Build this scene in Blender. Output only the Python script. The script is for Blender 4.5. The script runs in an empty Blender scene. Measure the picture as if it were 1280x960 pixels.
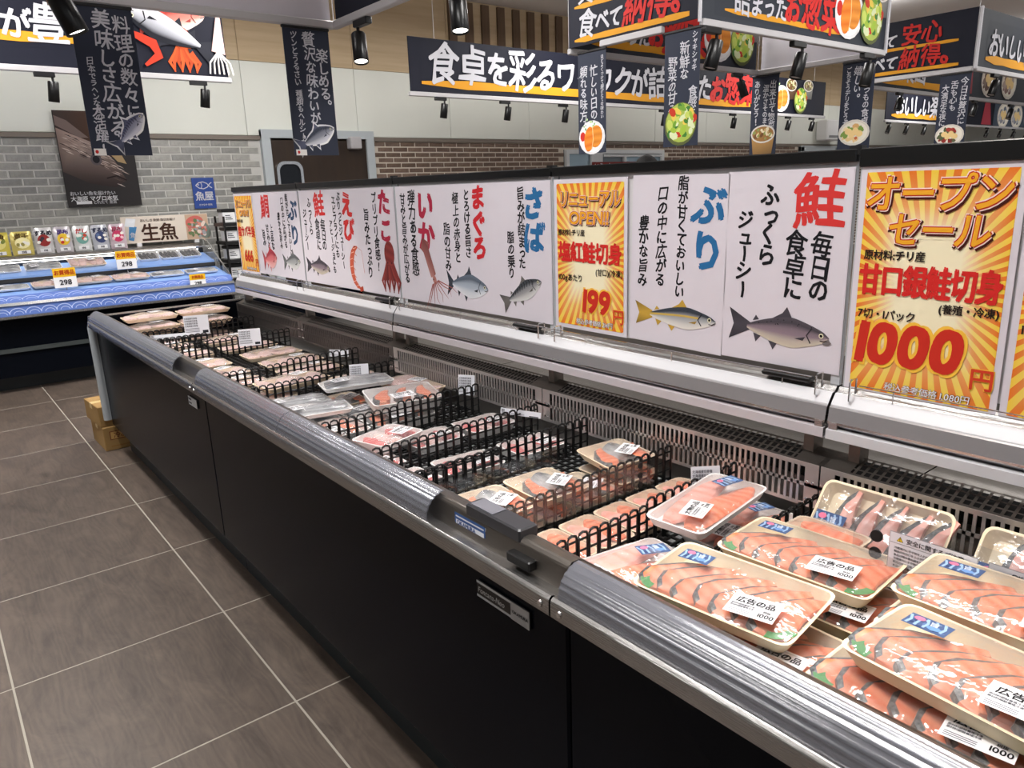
import bpy, math, random
from mathutils import Matrix, Vector, Euler
from mathutils.geometry import tessellate_polygon
PI = math.pi
rnd = random.Random(11)
scene = bpy.context.scene
COL = scene.collection

# ------------------------------------------------------------------ camera
def set_camera():
    yaw, pitch, roll = 0.670358, 0.259317, -0.034082
    f = Vector((math.sin(yaw)*math.cos(pitch), math.cos(yaw)*math.cos(pitch), -math.sin(pitch)))
    r = Vector((math.cos(yaw), -math.sin(yaw), 0)); u = r.cross(f)
    c, s = math.cos(roll), math.sin(roll)
    r, u = c*r+s*u, -s*r+c*u
    cd = bpy.data.cameras.new('camera'); cam = bpy.data.objects.new('camera', cd)
    cd.sensor_fit = 'HORIZONTAL'; cd.sensor_width = 36.0; cd.lens = 926.6/1280*36
    cd.clip_start = 0.02; cd.clip_end = 100
    m = Matrix((r, u, -f)).transposed().to_4x4(); m.translation = Vector((0, 0, 1.35))
    cam.matrix_world = m
    COL.objects.link(cam); scene.camera = cam
set_camera()

# ------------------------------------------------------------------ light and exposure
scene.view_settings.view_transform = 'Standard'
scene.view_settings.look = 'None'
scene.view_settings.gamma = 1.0
scene.view_settings.use_curve_mapping = False
scene.view_settings.exposure = 0.42
world = bpy.data.worlds.new('world'); scene.world = world; world.use_nodes = True
world.node_tree.nodes['Background'].inputs[0].default_value = (0.92, 0.95, 1.0, 1)
world.node_tree.nodes['Background'].inputs[1].default_value = 0.32

def area(name, loc, sx, sy, power, color=(1, .985, .965)):
    l = bpy.data.lights.new(name, 'AREA'); l.shape = 'RECTANGLE'; l.size = sx; l.size_y = sy
    l.energy = power; l.color = color
    o = bpy.data.objects.new(name, l); o.location = loc; COL.objects.link(o)
    return o
for i, (x, y) in enumerate([(0.2, 1.0), (2.6, 1.0), (5.0, 1.0), (0.2, 4.9), (2.6, 4.9), (5.6, 4.9), (9.2, 1.4), (9.6, 5.0), (13.5, 1.4), (14, 5.0), (18.5, 3.5), (-3, 3), (2, -3), (7, -3)]):
    area('overhead_store_light', (x, y, 3.14), 0.3, 1.9, 50 if y > 4 else 42)  # unseen overhead store lighting, no lamp bodies built
    up = area('added_ceiling_uplight', (x, y, 3.17), 0.3, 1.9, 22); up.rotation_euler = (PI, 0, 0)  # uplight added only to brighten the ceiling, no pendant lamp there

# ------------------------------------------------------------------ materials
def S(r, g=None, b=None):
    if g is None: r, g, b = r
    return tuple((c/255/12.92 if c/255 <= .04045 else ((c/255+.055)/1.055)**2.4) for c in (r, g, b))
MATS = {}
def M(name, rgb, rough=.5, metal=0., var=None, bump=None, spec=.5, coat=0., emit=0., stretch=(1, 1, 1), rand=0.):
    """rgb in sRGB 0..255; var=(scale, second rgb); bump=(scale, strength); rand = per-object value jitter"""
    if name in MATS: return MATS[name]
    m = bpy.data.materials.new(name); m.use_nodes = True; nt = m.node_tree; N = nt.nodes; L = nt.links
    b = N['Principled BSDF']; c = S(rgb)
    b.inputs['Base Color'].default_value = (*c, 1); b.inputs['Roughness'].default_value = rough
    b.inputs['Metallic'].default_value = metal; b.inputs['Specular IOR Level'].default_value = spec
    b.inputs['Coat Weight'].default_value = coat
    if emit:
        b.inputs['Emission Color'].default_value = (*c, 1); b.inputs['Emission Strength'].default_value = emit
    vec = None
    if var or bump:
        tc = N.new('ShaderNodeTexCoord'); mp = N.new('ShaderNodeMapping'); mp.inputs['Scale'].default_value = stretch
        L.new(tc.outputs['Object'], mp.inputs['Vector']); vec = mp.outputs['Vector']
    out = None
    if var:
        n = N.new('ShaderNodeTexNoise'); n.inputs['Scale'].default_value = var[0]; n.inputs['Detail'].default_value = 4
        L.new(vec, n.inputs['Vector'])
        r = N.new('ShaderNodeValToRGB'); r.color_ramp.elements[0].position = .35; r.color_ramp.elements[1].position = .65
        r.color_ramp.elements[0].color = (*c, 1); r.color_ramp.elements[1].color = (*S(var[1]), 1)
        L.new(n.outputs['Fac'], r.inputs['Fac']); out = r.outputs['Color']
    if rand:
        oi = N.new('ShaderNodeObjectInfo'); h = N.new('ShaderNodeHueSaturation')
        mr = N.new('ShaderNodeMapRange'); mr.inputs['To Min'].default_value = 1-rand; mr.inputs['To Max'].default_value = 1+rand
        L.new(oi.outputs['Random'], mr.inputs['Value']); L.new(mr.outputs['Result'], h.inputs['Value'])
        if out: L.new(out, h.inputs['Color'])
        else: h.inputs['Color'].default_value = (*c, 1)
        out = h.outputs['Color']
    if out: L.new(out, b.inputs['Base Color'])
    if bump:
        n = N.new('ShaderNodeTexNoise'); n.inputs['Scale'].default_value = bump[0]; n.inputs['Detail'].default_value = 3
        L.new(vec, n.inputs['Vector'])
        bp = N.new('ShaderNodeBump'); bp.inputs['Strength'].default_value = bump[1]; bp.inputs['Distance'].default_value = .004
        L.new(n.outputs['Fac'], bp.inputs['Height']); L.new(bp.outputs['Normal'], b.inputs['Normal'])
    MATS[name] = m
    return m

def clear_mat(name, tint, gloss, rough, bump=None, stretch=(1, 1, 1), haze=None, edge=.6):
    m = bpy.data.materials.new(name); m.use_nodes = True; nt = m.node_tree; N = nt.nodes; L = nt.links
    N.remove(N['Principled BSDF']); out = N['Material Output']
    t = N.new('ShaderNodeBsdfTransparent'); t.inputs[0].default_value = (*S(tint), 1)
    g = N.new('ShaderNodeBsdfGlossy'); g.inputs['Roughness'].default_value = rough
    mix = N.new('ShaderNodeMixShader'); lw = N.new('ShaderNodeLayerWeight'); lw.inputs['Blend'].default_value = .35
    mr = N.new('ShaderNodeMapRange'); mr.inputs['To Min'].default_value = gloss; mr.inputs['To Max'].default_value = min(1, gloss+edge)
    L.new(lw.outputs['Fresnel'], mr.inputs['Value']); L.new(mr.outputs['Result'], mix.inputs['Fac'])
    L.new(t.outputs[0], mix.inputs[1]); L.new(g.outputs[0], mix.inputs[2]); L.new(mix.outputs[0], out.inputs['Surface'])
    if haze:
        df = N.new('ShaderNodeBsdfDiffuse'); df.inputs[0].default_value = (*S(haze[0]), 1); m2 = N.new('ShaderNodeMixShader'); m2.inputs[0].default_value = haze[1]
        L.new(mix.outputs[0], m2.inputs[1]); L.new(df.outputs[0], m2.inputs[2]); L.new(m2.outputs[0], out.inputs['Surface'])
    if bump:
        tc = N.new('ShaderNodeTexCoord'); mp = N.new('ShaderNodeMapping'); mp.inputs['Scale'].default_value = stretch
        n = N.new('ShaderNodeTexNoise'); n.inputs['Scale'].default_value = bump[0]; n.inputs['Detail'].default_value = 2
        bp = N.new('ShaderNodeBump'); bp.inputs['Strength'].default_value = bump[1]; bp.inputs['Distance'].default_value = .006
        L.new(tc.outputs['Object'], mp.inputs[0]); L.new(mp.outputs[0], n.inputs['Vector'])
        L.new(n.outputs['Fac'], bp.inputs['Height']); L.new(bp.outputs['Normal'], g.inputs['Normal'])
    MATS[name] = m
    return m

def print_mat():
    m = bpy.data.materials.new('print_ink'); m.use_nodes = True; nt = m.node_tree
    a = nt.nodes.new('ShaderNodeAttribute'); a.attribute_name = 'Col'
    b = nt.nodes['Principled BSDF']; b.inputs['Roughness'].default_value = .6; b.inputs['Specular IOR Level'].default_value = .2
    nt.links.new(a.outputs['Color'], b.inputs['Base Color'])
    return m
INK = print_mat()

def floor_tile_mat():
    m = bpy.data.materials.new('wood_look_tile'); m.use_nodes = True; nt = m.node_tree; N = nt.nodes; L = nt.links
    b = N['Principled BSDF']
    tc = N.new('ShaderNodeTexCoord'); oi = N.new('ShaderNodeObjectInfo'); ad = N.new('ShaderNodeVectorMath'); ad.operation = 'ADD'
    sc = N.new('ShaderNodeVectorMath'); sc.operation = 'SCALE'; sc.inputs['Scale'].default_value = 37
    cx = N.new('ShaderNodeCombineXYZ'); L.new(oi.outputs['Random'], cx.inputs[0]); L.new(oi.outputs['Random'], cx.inputs[2])
    L.new(cx.outputs[0], sc.inputs[0]); L.new(tc.outputs['Object'], ad.inputs[0]); L.new(sc.outputs[0], ad.inputs[1])
    mp = N.new('ShaderNodeMapping'); mp.inputs['Scale'].default_value = (4.2, 1.5, 1); L.new(ad.outputs[0], mp.inputs[0])
    n1 = N.new('ShaderNodeTexNoise'); n1.inputs['Scale'].default_value = 2.6; n1.inputs['Detail'].default_value = 10; n1.inputs['Roughness'].default_value = .68; n1.inputs['Distortion'].default_value = 1.2
    L.new(mp.outputs[0], n1.inputs['Vector'])
    w = N.new('ShaderNodeTexWave'); w.inputs['Scale'].default_value = 3.2; w.inputs['Distortion'].default_value = 16; w.inputs['Detail'].default_value = 3; w.inputs['Detail Scale'].default_value = 1.2
    mp2 = N.new('ShaderNodeMapping'); mp2.inputs['Scale'].default_value = (5, .8, 1); L.new(ad.outputs[0], mp2.inputs[0]); L.new(mp2.outputs[0], w.inputs['Vector'])
    mx = N.new('ShaderNodeMath'); mx.operation = 'MULTIPLY_ADD'; mx.inputs[1].default_value = .09
    L.new(w.outputs['Fac'], mx.inputs[0]); L.new(n1.outputs['Fac'], mx.inputs[2])
    r = N.new('ShaderNodeValToRGB'); e = r.color_ramp.elements
    e[0].position = .34; e[0].color = (*S(72, 63, 57), 1); e[1].position = .78; e[1].color = (*S(108, 95, 85), 1)
    L.new(mx.outputs[0], r.inputs['Fac']); L.new(r.outputs['Color'], b.inputs['Base Color'])
    b.inputs['Roughness'].default_value = .42; b.inputs['Specular IOR Level'].default_value = .4
    bp = N.new('ShaderNodeBump'); bp.inputs['Strength'].default_value = .12; bp.inputs['Distance'].default_value = .002
    L.new(mx.outputs[0], bp.inputs['Height']); L.new(bp.outputs['Normal'], b.inputs['Normal'])
    return m

def flesh_mat(name, a, b_, scale=90):
    m = bpy.data.materials.new(name); m.use_nodes = True; nt = m.node_tree; N = nt.nodes; L = nt.links
    b = N['Principled BSDF']; tc = N.new('ShaderNodeTexCoord')
    w = N.new('ShaderNodeTexWave'); w.wave_type = 'RINGS'; w.inputs['Scale'].default_value = scale; w.inputs['Distortion'].default_value = 9; w.inputs['Detail'].default_value = 3
    w.inputs['Detail Scale'].default_value = .6
    L.new(tc.outputs['Object'], w.inputs['Vector'])
    n = N.new('ShaderNodeTexNoise'); n.inputs['Scale'].default_value = 30; L.new(tc.outputs['Object'], n.inputs['Vector'])
    mu = N.new('ShaderNodeMath'); mu.operation = 'MULTIPLY'; L.new(w.outputs['Fac'], mu.inputs[0]); L.new(n.outputs['Fac'], mu.inputs[1])
    r = N.new('ShaderNodeValToRGB'); e = r.color_ramp.elements; e[0].position = .0; e[1].position = 1.0
    e[0].color = (*S(a), 1); e[1].color = (*S(b_), 1)
    L.new(mu.outputs[0], r.inputs['Fac']); L.new(r.outputs['Color'], b.inputs['Base Color'])
    b.inputs['Roughness'].default_value = .35
    MATS[name] = m
    return m

TILE = floor_tile_mat()
GROUT = M('grout', (168, 162, 150), .9)
STEEL = M('brushed_steel', (176, 174, 172), .27, .95, bump=(60, .25), stretch=(8, .25, 8))
STEEL_D = M('dark_steel', (122, 116, 110), .33, .9, bump=(60, .2), stretch=(8, .25, 8))
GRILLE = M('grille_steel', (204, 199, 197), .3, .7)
GRILLE_SHADED = M('grille_steel_shaded', (112, 106, 104), .3, .75)  # darker copy of the grille steel, painting the far case as unlit
CHROME = M('bright_metal', (225, 225, 225), .18, 1.0)
ALU = M('painted_white_aluminium', (190, 188, 190), .4, .1)
PANEL = M('navy_black_panel', (10, 13, 20), .26, 0, spec=.07)
KICK = M('kick_black', (30, 38, 42), .4)
BLACK = M('black_plastic', (13, 13, 14), .38)
BLACKM = M('black_paint', (10, 10, 11), .3)
DARK = M('dark_void', (14, 13, 13), .8)
WHITEP = M('white_plastic', (236, 236, 236), .4)
TANK = M('tank_liner', (196, 198, 200), .4, .2)
SHELFW = M('white_enamel', (208, 208, 212), .3)
SHELFG = M('grey_enamel', (150, 148, 150), .35, .35)
FOAM_C = M('cream_foam', (250, 234, 202), .55, var=(14, (246, 226, 190)))
FOAM_W = M('white_foam', (240, 238, 236), .5)
FOAM_T = M('tan_foam', (238, 218, 190), .55)
SALMON = flesh_mat('salmon_flesh', (236, 122, 76), (250, 176, 140), 15)
PINKF = flesh_mat('pink_fillet', (242, 162, 144), (250, 206, 196), 9)
REDF = flesh_mat('red_fish', (204, 66, 66), (236, 160, 156), 24)
SILVERF = M('silver_fish', (206, 208, 210), .28, .15, var=(34, (92, 98, 108)), stretch=(1, .35, 1))
PALEF = flesh_mat('pale_seafood', (222, 184, 178), (246, 230, 226), 22)
SKIN = M('fish_skin', (52, 54, 58), .35, .1, var=(140, (112, 114, 114)))
GREEN = M('leaf_green', (66, 150, 74), .5)
FILM = clear_mat('cling_film', (250, 250, 250), .05, .1, bump=(38, .6), haze=((236, 232, 232), .09))
ACRYL = clear_mat('acrylic_painted_sheen', (222, 224, 230), .15, .15, bump=(7, .12), stretch=(60, .12, 60), haze=((168, 170, 180), .22))  # grey diffuse share stands for bright reflections along the rail
PLEXI = clear_mat('clear_plate', (246, 248, 250), .02, .05, edge=.12)
MIRROR = M('dark_glass', (40, 42, 46), .08, .6)
CARD = M('cardboard', (160, 126, 74), .8, var=(6, (146, 114, 66)))

# ------------------------------------------------------------------ mesh helpers
class MB:
    def __init__(s): s.v = []; s.f = []; s.m = []
    def add(s, pts, faces, mi=0):
        b = len(s.v); s.v += [tuple(p) for p in pts]
        for f in faces: s.f.append(tuple(b+i for i in f)); s.m.append(mi)
        return s
    def box(s, x0, x1, y0, y1, z0, z1, mi=0):
        p = [(x, y, z) for z in (z0, z1) for y in (y0, y1) for x in (x0, x1)]
        return s.add(p, [(0, 2, 3, 1), (4, 5, 7, 6), (0, 1, 5, 4), (2, 6, 7, 3), (0, 4, 6, 2), (1, 3, 7, 5)], mi)
    def chbox(s, x0, x1, y0, y1, z0, z1, c, mi=0):
        """box with chamfered edges"""
        cx, cy, cz, hx, hy, hz = (x0+x1)/2, (y0+y1)/2, (z0+z1)/2, (x1-x0)/2, (y1-y0)/2, (z1-z0)/2
        loops = []
        for z, d in ((-hz, c), (-hz+c, 0), (hz-c, 0), (hz, c)):
            w, h = hx-d, hy-d
            loops.append([(cx+sx*(w if k == 0 else w-c), cy+sy*(h-c if k == 0 else h), cz+z)
                          for sx, sy, ks in ((1, -1, (1, 0)), (1, 1, (0, 1)), (-1, 1, (1, 0)), (-1, -1, (0, 1))) for k in ks])
        return s.loft(loops, True, True, mi)
    def loft(s, loops, cap0=False, cap1=False, mi=0, closed=True):
        b = len(s.v); n = len(loops[0])
        for l in loops: s.v += [tuple(p) for p in l]
        for i in range(len(loops)-1):
            for j in range(n if closed else n-1):
                a = b+i*n+j; c = b+i*n+(j+1) % n
                s.f.append((a, c, c+n, a+n)); s.m.append(mi)
        if cap0: s.f.append(tuple(b+j for j in reversed(range(n)))); s.m.append(mi)
        if cap1: s.f.append(tuple(b+(len(loops)-1)*n+j for j in range(n))); s.m.append(mi)
        return s
    def extrude_y(s, prof, y0, y1, mi=0, closed=False, cap=False):
        """profile of (x, z) swept along y"""
        return s.loft([[(x, y0, z) for x, z in prof], [(x, y1, z) for x, z in prof]], cap, cap, mi, closed)
    def extrude_x(s, prof, x0, x1, mi=0, closed=False, cap=False):
        return s.loft([[(x0, y, z) for y, z in prof], [(x1, y, z) for y, z in prof]], cap, cap, mi, closed)
    def tube(s, path, r, n=6, mi=0, cap=True):
        loops = []
        P = [Vector(p) for p in path]
        up = Vector((0, 0, 1))
        for i, p in enumerate(P):
            d = (P[min(i+1, len(P)-1)]-P[max(i-1, 0)]).normalized()
            a = up if abs(d.dot(up)) < .95 else Vector((1, 0, 0))
            e1 = d.cross(a).normalized(); e2 = d.cross(e1)
            rr = r[i] if isinstance(r, (list, tuple)) else r
            loops.append([p+rr*(math.cos(2*PI*k/n)*e1+math.sin(2*PI*k/n)*e2) for k in range(n)])
        return s.loft(loops, cap, cap, mi)
    def lathe(s, prof, n=20, mi=0, cap0=False, cap1=False, mat=None):
        loops = [[(r*math.cos(2*PI*k/n), r*math.sin(2*PI*k/n), z) for k in range(n)] for r, z in prof]
        if mat: loops = [[mat @ Vector(p) for p in l] for l in loops]
        return s.loft(loops, cap0, cap1, mi)
    def grid(s, fn, nu, nv, mi=0):
        b = len(s.v)
        for j in range(nv+1):
            for i in range(nu+1): s.v.append(tuple(fn(i/nu, j/nv)))
        for j in range(nv):
            for i in range(nu):
                a = b+j*(nu+1)+i
                s.f.append((a, a+1, a+nu+2, a+nu+1)); s.m.append(mi)
        return s
    def xf(s, mat, start=0):
        for i in range(start, len(s.v)): s.v[i] = tuple(mat @ Vector(s.v[i]))
        return s
    def mesh(s, name, mats, smooth=False):
        me = bpy.data.meshes.new(name); me.from_pydata(s.v, [], s.f)
        if not isinstance(mats, (list, tuple)): mats = [mats]
        for m in mats: me.materials.append(m)
        if len(mats) > 1: me.polygons.foreach_set('material_index', s.m)
        if smooth:
            me.polygons.foreach_set('use_smooth', [True]*len(s.f))
            try: me.set_sharp_from_angle(angle=math.radians(38))
            except Exception: pass
        me.update()
        return me
    def build(s, name, mats, parent=None, smooth=False):
        return link(name, s.mesh(name, mats, smooth), parent)

def link(name, data, parent=None):
    o = bpy.data.objects.new(name, data); COL.objects.link(o)
    if parent: o.parent = parent
    return o
def tag(o, label=None, cat=None, group=None, kind=None):
    if label: o['label'] = label
    if cat: o['category'] = cat
    if group: o['group'] = group
    if kind: o['kind'] = kind
    return o
def thing(name, label, cat, loc=(0, 0, 0), rz=0, group=None):
    o = link(name, None); o.location = loc; o.rotation_euler = (0, 0, rz); o.empty_display_size = .05
    return tag(o, label, cat, group)
def dup(root, loc, rot=(0, 0, 0), label=None, group=None, scale=None):
    r = root.copy(); COL.objects.link(r); r.location = loc; r.rotation_euler = rot
    if scale: r.scale = scale
    if label: r['label'] = label
    if group: r['group'] = group
    for ch in root.children:
        c = ch.copy(); COL.objects.link(c); c.parent = r
        for g in ch.children:
            d = g.copy(); COL.objects.link(d); d.parent = c
    return r
def rr(w, d, r, n=3):
    out = []
    for cx, cy, a0 in ((w/2-r, d/2-r, 0), (-w/2+r, d/2-r, 90), (-w/2+r, -d/2+r, 180), (w/2-r, -d/2+r, 270)):
        for k in range(n+1):
            a = math.radians(a0+90*k/n); out.append((cx+r*math.cos(a), cy+r*math.sin(a)))
    return out

# ------------------------------------------------------------------ flat print (lettering and pictures on signs)
_G = {}
def glyph(ch):
    if ch in _G: return _G[ch]
    c = bpy.data.curves.new('glyph', 'FONT'); c.body = ch; c.resolution_u = 2 if ord(ch) > 0x2e00 else 5
    o = bpy.data.objects.new('glyph', c); COL.objects.link(o)
    dg = bpy.context.evaluated_depsgraph_get(); ev = o.evaluated_get(dg); me = ev.to_mesh()
    v = [(p.co.x, p.co.y) for p in me.vertices]; f = [tuple(p.vertices) for p in me.polygons]
    ev.to_mesh_clear(); bpy.data.objects.remove(o); bpy.data.curves.remove(c)
    _G[ch] = (v, f)
    return _G[ch]
def em_ref():
    v, f = glyph('国'); xs = [p[0] for p in v]; ys = [p[1] for p in v]
    return (min(xs)+max(xs))/2, (min(ys)+max(ys))/2, (max(ys)-min(ys))/.92
EMX, EMY, EMS = em_ref()
SMALLK = 'っゃゅょァィゥェォッャュョ'
def is_cjk(ch): return ord(ch) > 0x2e00
def is_kana(ch): return 0x3040 <= ord(ch) <= 0x30ff
WH, BK, RD, OR = (206, 206, 213), (22, 22, 24), (206, 48, 44), (226, 160, 40)
class Print:
    """flat ink layers in a sign's own frame: x right, z up, facing -y"""
    def __init__(s): s.v = []; s.f = []; s.c = []; s.rz = .0004; s.n = 0
    def tri(s, pts, cols, layer):
        b = len(s.v); s.n += 1; layer += .007*(s.n % 61)
        for (x, y), c in zip(pts, cols): s.v.append((x, -layer*s.rz, y)); s.c.append((*S(c), 1))
        return b
    def poly(s, pts, col, layer=1):
        cols = col if isinstance(col, list) else [col]*len(pts)
        b = s.tri(pts, cols, layer)
        if len(pts) <= 4 and len(pts) == 3: s.f.append((b, b+1, b+2)); return s
        for t in tessellate_polygon([[Vector((x, y, 0)) for x, y in pts]]): s.f.append(tuple(b+i for i in t))
        return s
    def rect(s, x0, x1, y0, y1, col, layer=1): return s.poly([(x0, y0), (x1, y0), (x1, y1), (x0, y1)], col, layer)
    def ell(s, cx, cy, a, b, col, layer=1, rot=0, n=18):
        cr, sr = math.cos(rot), math.sin(rot)
        return s.poly([(cx+a*math.cos(2*PI*k/n)*cr-b*math.sin(2*PI*k/n)*sr, cy+a*math.cos(2*PI*k/n)*sr+b*math.sin(2*PI*k/n)*cr) for k in range(n)], col, layer)
    def stroke(s, pts, w, col, layer=1):
        n = len(pts); L = []; Rr = []
        for i, (x, y) in enumerate(pts):
            ax, ay = pts[max(i-1, 0)]; bx, by = pts[min(i+1, n-1)]
            d = math.hypot(bx-ax, by-ay) or 1; nx, ny = -(by-ay)/d, (bx-ax)/d
            ww = (w[i] if isinstance(w, list) else w)/2
            L.append((x+nx*ww, y+ny*ww)); Rr.append((x-nx*ww, y-ny*ww))
        for i in range(n-1): s.poly([L[i], L[i+1], Rr[i+1], Rr[i]], col, layer)
        return s
    def char(s, ch, cx, cy, size, col, layer=2, bold=0., wx=1., shear=0., rot=0., warp=0.):
        if ch in '  ': return
        v, f = glyph(ch); k = size/EMS; cr, sr = math.cos(rot), math.sin(rot)
        if is_cjk(ch): ox, oy = EMX, EMY
        else:
            xs = [p[0] for p in v]; ox, oy = (min(xs)+max(xs))/2, EMY
        if ord(ch) >= 0x4e00: bold *= .6
        ph = (ord(ch) % 17)*.37+cx*31
        offs = [(0, 0)] if not bold else [(bold, bold*.6), (-bold, -bold*.6), (bold*.6, -bold), (-bold*.6, bold)]
        for q, (dx, dy) in enumerate(offs):
            b = len(s.v); W = []
            for x, y in v:
                X = (x-ox)*k*wx; Y = (y-oy)*k
                if warp: X, Y = X+warp*size*math.sin(5.5*Y/size+ph), Y+warp*size*math.sin(4.7*X/size+ph*1.7)
                X += shear*Y
                X, Y = X*cr-Y*sr, X*sr+Y*cr
                W.append((cx+X+dx*size, cy+Y+dy*size))
            C = (*S(col), 1)
            if not warp:
                s.v += [(x, -(layer+.5+q*.1)*s.rz, y) for x, y in W]; s.c += [C]*len(W); s.f += [tuple(b+i for i in t) for t in f]
            else:
                for j, t in enumerate(f):
                    b = len(s.v); s.v += [(W[i][0], -(layer+.5+q*.1+.003*(j % 29))*s.rz, W[i][1]) for i in t]; s.c += [C]*len(t); s.f.append(tuple(range(b, b+len(t))))
    def adv(s, ch, size, wx):
        if is_cjk(ch): return size*wx
        if ch == ' ': return size*.3*wx
        v, f = glyph(ch); xs = [p[0] for p in v]
        return ((max(xs)-min(xs))/EMS+.1)*size*wx
    def text(s, txt, x, cy, size, col, layer=2, bold=0., wx=1., shear=0., kana=1., align='l', rise=0., jit=0.):
        W = sum(s.adv(c, size*(kana if is_kana(c) else 1), wx) for c in txt)
        if align == 'c': x -= W/2
        if align == 'r': x -= W
        x0 = x
        for c in txt:
            sz = size*(kana if is_kana(c) else 1); a = s.adv(c, sz, wx)
            s.char(c, x+a/2, cy-(size-sz)*.18+rise*(x-x0), sz*(1+jit*rnd.uniform(-1, 1)), col, layer, bold, wx, shear, jit*rnd.uniform(-.6, .6), .035 if jit else 0)
            x += a
        return x
    def vtext(s, txt, cx, top, size, col, layer=2, bold=0., pitch=1., wx=1., shear=0., kana=1., jit=0.):
        y = top
        for c in txt:
            sz = size*(kana if is_kana(c) else 1)
            dx = dy = 0; rot = 0
            if c in 'ー〜': rot = -PI/2
            if c in '。、': dx, dy = sz*.55, sz*.55
            if c in SMALLK: dx, dy = sz*.1, sz*.1
            s.char(c, cx+dx+jit*size*.25*rnd.uniform(-1, 1), y-sz*pitch/2+dy, sz*(1+jit*rnd.uniform(-1, 1)), col, layer, bold, wx, 0 if rot else shear, rot+jit*rnd.uniform(-.5, .5), .035 if jit else 0)
            y -= sz*pitch*(.62 if c in '。、' else .8 if c in SMALLK else 1)
        return y
    def mesh(s, name='print'):
        me = bpy.data.meshes.new(name); me.from_pydata(s.v, [], s.f)
        ca = me.color_attributes.new('Col', 'FLOAT_COLOR', 'POINT')
        ca.data.foreach_set('color', [x for c in s.c for x in c])
        me.materials.append(INK); me.update()
        return me
    def build(s, name, parent=None): return link(name, s.mesh(name), parent)

# ================================================================== THE SETTING
WY = 7.6                      # back wall plane
def struct(o): return tag(o, kind='structure')
# floor: a grout bed with tiles on it
floor = struct(MB().box(-8, 27, -8, WY+.3, -.06, -.0007).build('floor', GROUT))
GX, GY, TS, GW = 0.602, 1.766, 0.6, 0.0056
tm = MB().chbox(GW/2, TS-GW/2, GW/2, TS-GW/2, -.02, 0, .0006).mesh('tile', TILE)
rest = MB()
for i in range(-14, 44):
    for j in range(-17, 10):
        x, y = GX+i*TS, GY+j*TS
        if y > WY+.2: continue
        if -4 <= i <= 1 and -3 <= j <= 9:
            t = link('floor_tile', tm, floor); t.location = (x, y, 0)
        else: rest.box(x+GW/2, x+TS-GW/2, y+GW/2, y+TS-GW/2, -.02, 0)
tag(rest.build('floor_tiles', TILE, floor), kind='stuff')

# back wall
wall = struct(MB().box(-8, 27, WY+.02, WY+.2, 0, 3.45).build('wall_back', M('wall_plaster', (206, 204, 198), .8)))
CREAM = M('cream_panel', (236, 239, 230), .55, var=(1.2, (232, 235, 226)))
WOOD = M('pale_wood_panel', (206, 184, 150), .6, var=(3, (194, 170, 134)), stretch=(.4, 1, 6))
WOODD = M('brown_wood_slat', (112, 88, 66), .6, var=(4, (96, 74, 54)), stretch=(6, 1, .5))
ZB, ZC = 1.885, 2.615         # top of the bricks, top of the cream panels
pc = MB().chbox(.002, 1.208, 0, .03, ZB+.045, ZC-.002, .002).mesh('cream_panel', CREAM)
pw = MB().chbox(.002, 1.208, 0, .026, ZC+.002, 3.44, .002).mesh('wood_panel', WOOD)
for k in range(-6, 20):
    x = 4.02+k*1.21
    a = link('cream_panel', pc, wall); a.location = (x, WY-.008, 0)
    a = link('wood_panel', pw, wall); a.location = (x, WY-.006, 0)
MB().box(-8, 27, WY-.03, WY+.02, ZB+.002, ZB+.04).build('cap_strip', M('cap_strip', (126, 116, 106), .5), wall)
sl = MB().chbox(-.055, .055, -.03, 0, 2.70, 3.42, .003).mesh('wood_slat', WOODD)
for k in range(22):
    a = link('wood_slat', sl, wall); a.location = (5.32+k*.235, WY-.006, 0)
# ceiling, side walls
struct(MB().box(-8, 27, -8, WY+.2, 3.44, 3.5).build('ceiling', M('ceiling_white', (232, 228, 226), .8)))
struct(MB().box(-8.1, -8, -8, WY+.2, 0, 3.45).build('wall_left', M('side_wall', (205, 204, 200), .8)))
struct(MB().box(27, 27.1, -8, WY+.2, 0, 3.45).build('wall_right', M('side_wall', (205, 204, 200), .8)))

def brick_wall(name, x0, x1, bw, bh, mats, mortar, vis, holes):
    w = struct(MB().box(x0, x1, WY-.004, WY+.02, 0, ZB).build(name, mortar))
    ms = []
    for q in range(4):
        r = random.Random(q)
        p = [(sx*(bw/2-.0055-r.uniform(0, .002)), sz*(bh/2-.0055-r.uniform(0, .002))) for sx, sz in ((-1, -1), (1, -1), (1, 1), (-1, 1))]
        d = .002+.003*r.random()
        mb = MB().loft([[(x, 0, z) for x, z in p], [(x, -d, z) for x, z in p], [(x*.985, -d-.002, z*.95) for x, z in p]], False, True)
        mb.f = [tuple(reversed(f)) for f in mb.f]
        ms.append([mb.mesh('brick', m) for m in mats])
    rest = MB(); n = 0
    k = 0
    z = ZB-bh/2
    while z > 0:
        x = x0+bw/2+(bw/2 if k % 2 else 0)
        while x < x1-bw*.4:
            if not any(a < x+bw/2 and x-bw/2 < b and c < z+bh/2 and z-bh/2 < d for a, b, c, d in holes):
                q, c = rnd.randrange(4), rnd.randrange(len(mats))
                if vis(x, z) and n < 300:
                    o = link('brick', ms[q][c], w); o.location = (x, WY-.004, z); n += 1
                else:
                    me = ms[q][0]
                    rest.add([(v.co.x+x, v.co.y+WY-.004, v.co.z+z) for v in me.vertices], [tuple(f.vertices) for f in me.polygons], c)
            x += bw
        z -= bh; k += 1
    tag(rest.build('bricks', mats, w), kind='stuff')
def bm(n, c, c2): return M(n, c, .85, var=(25, c2), bump=(60, .5), rand=.1)
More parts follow.
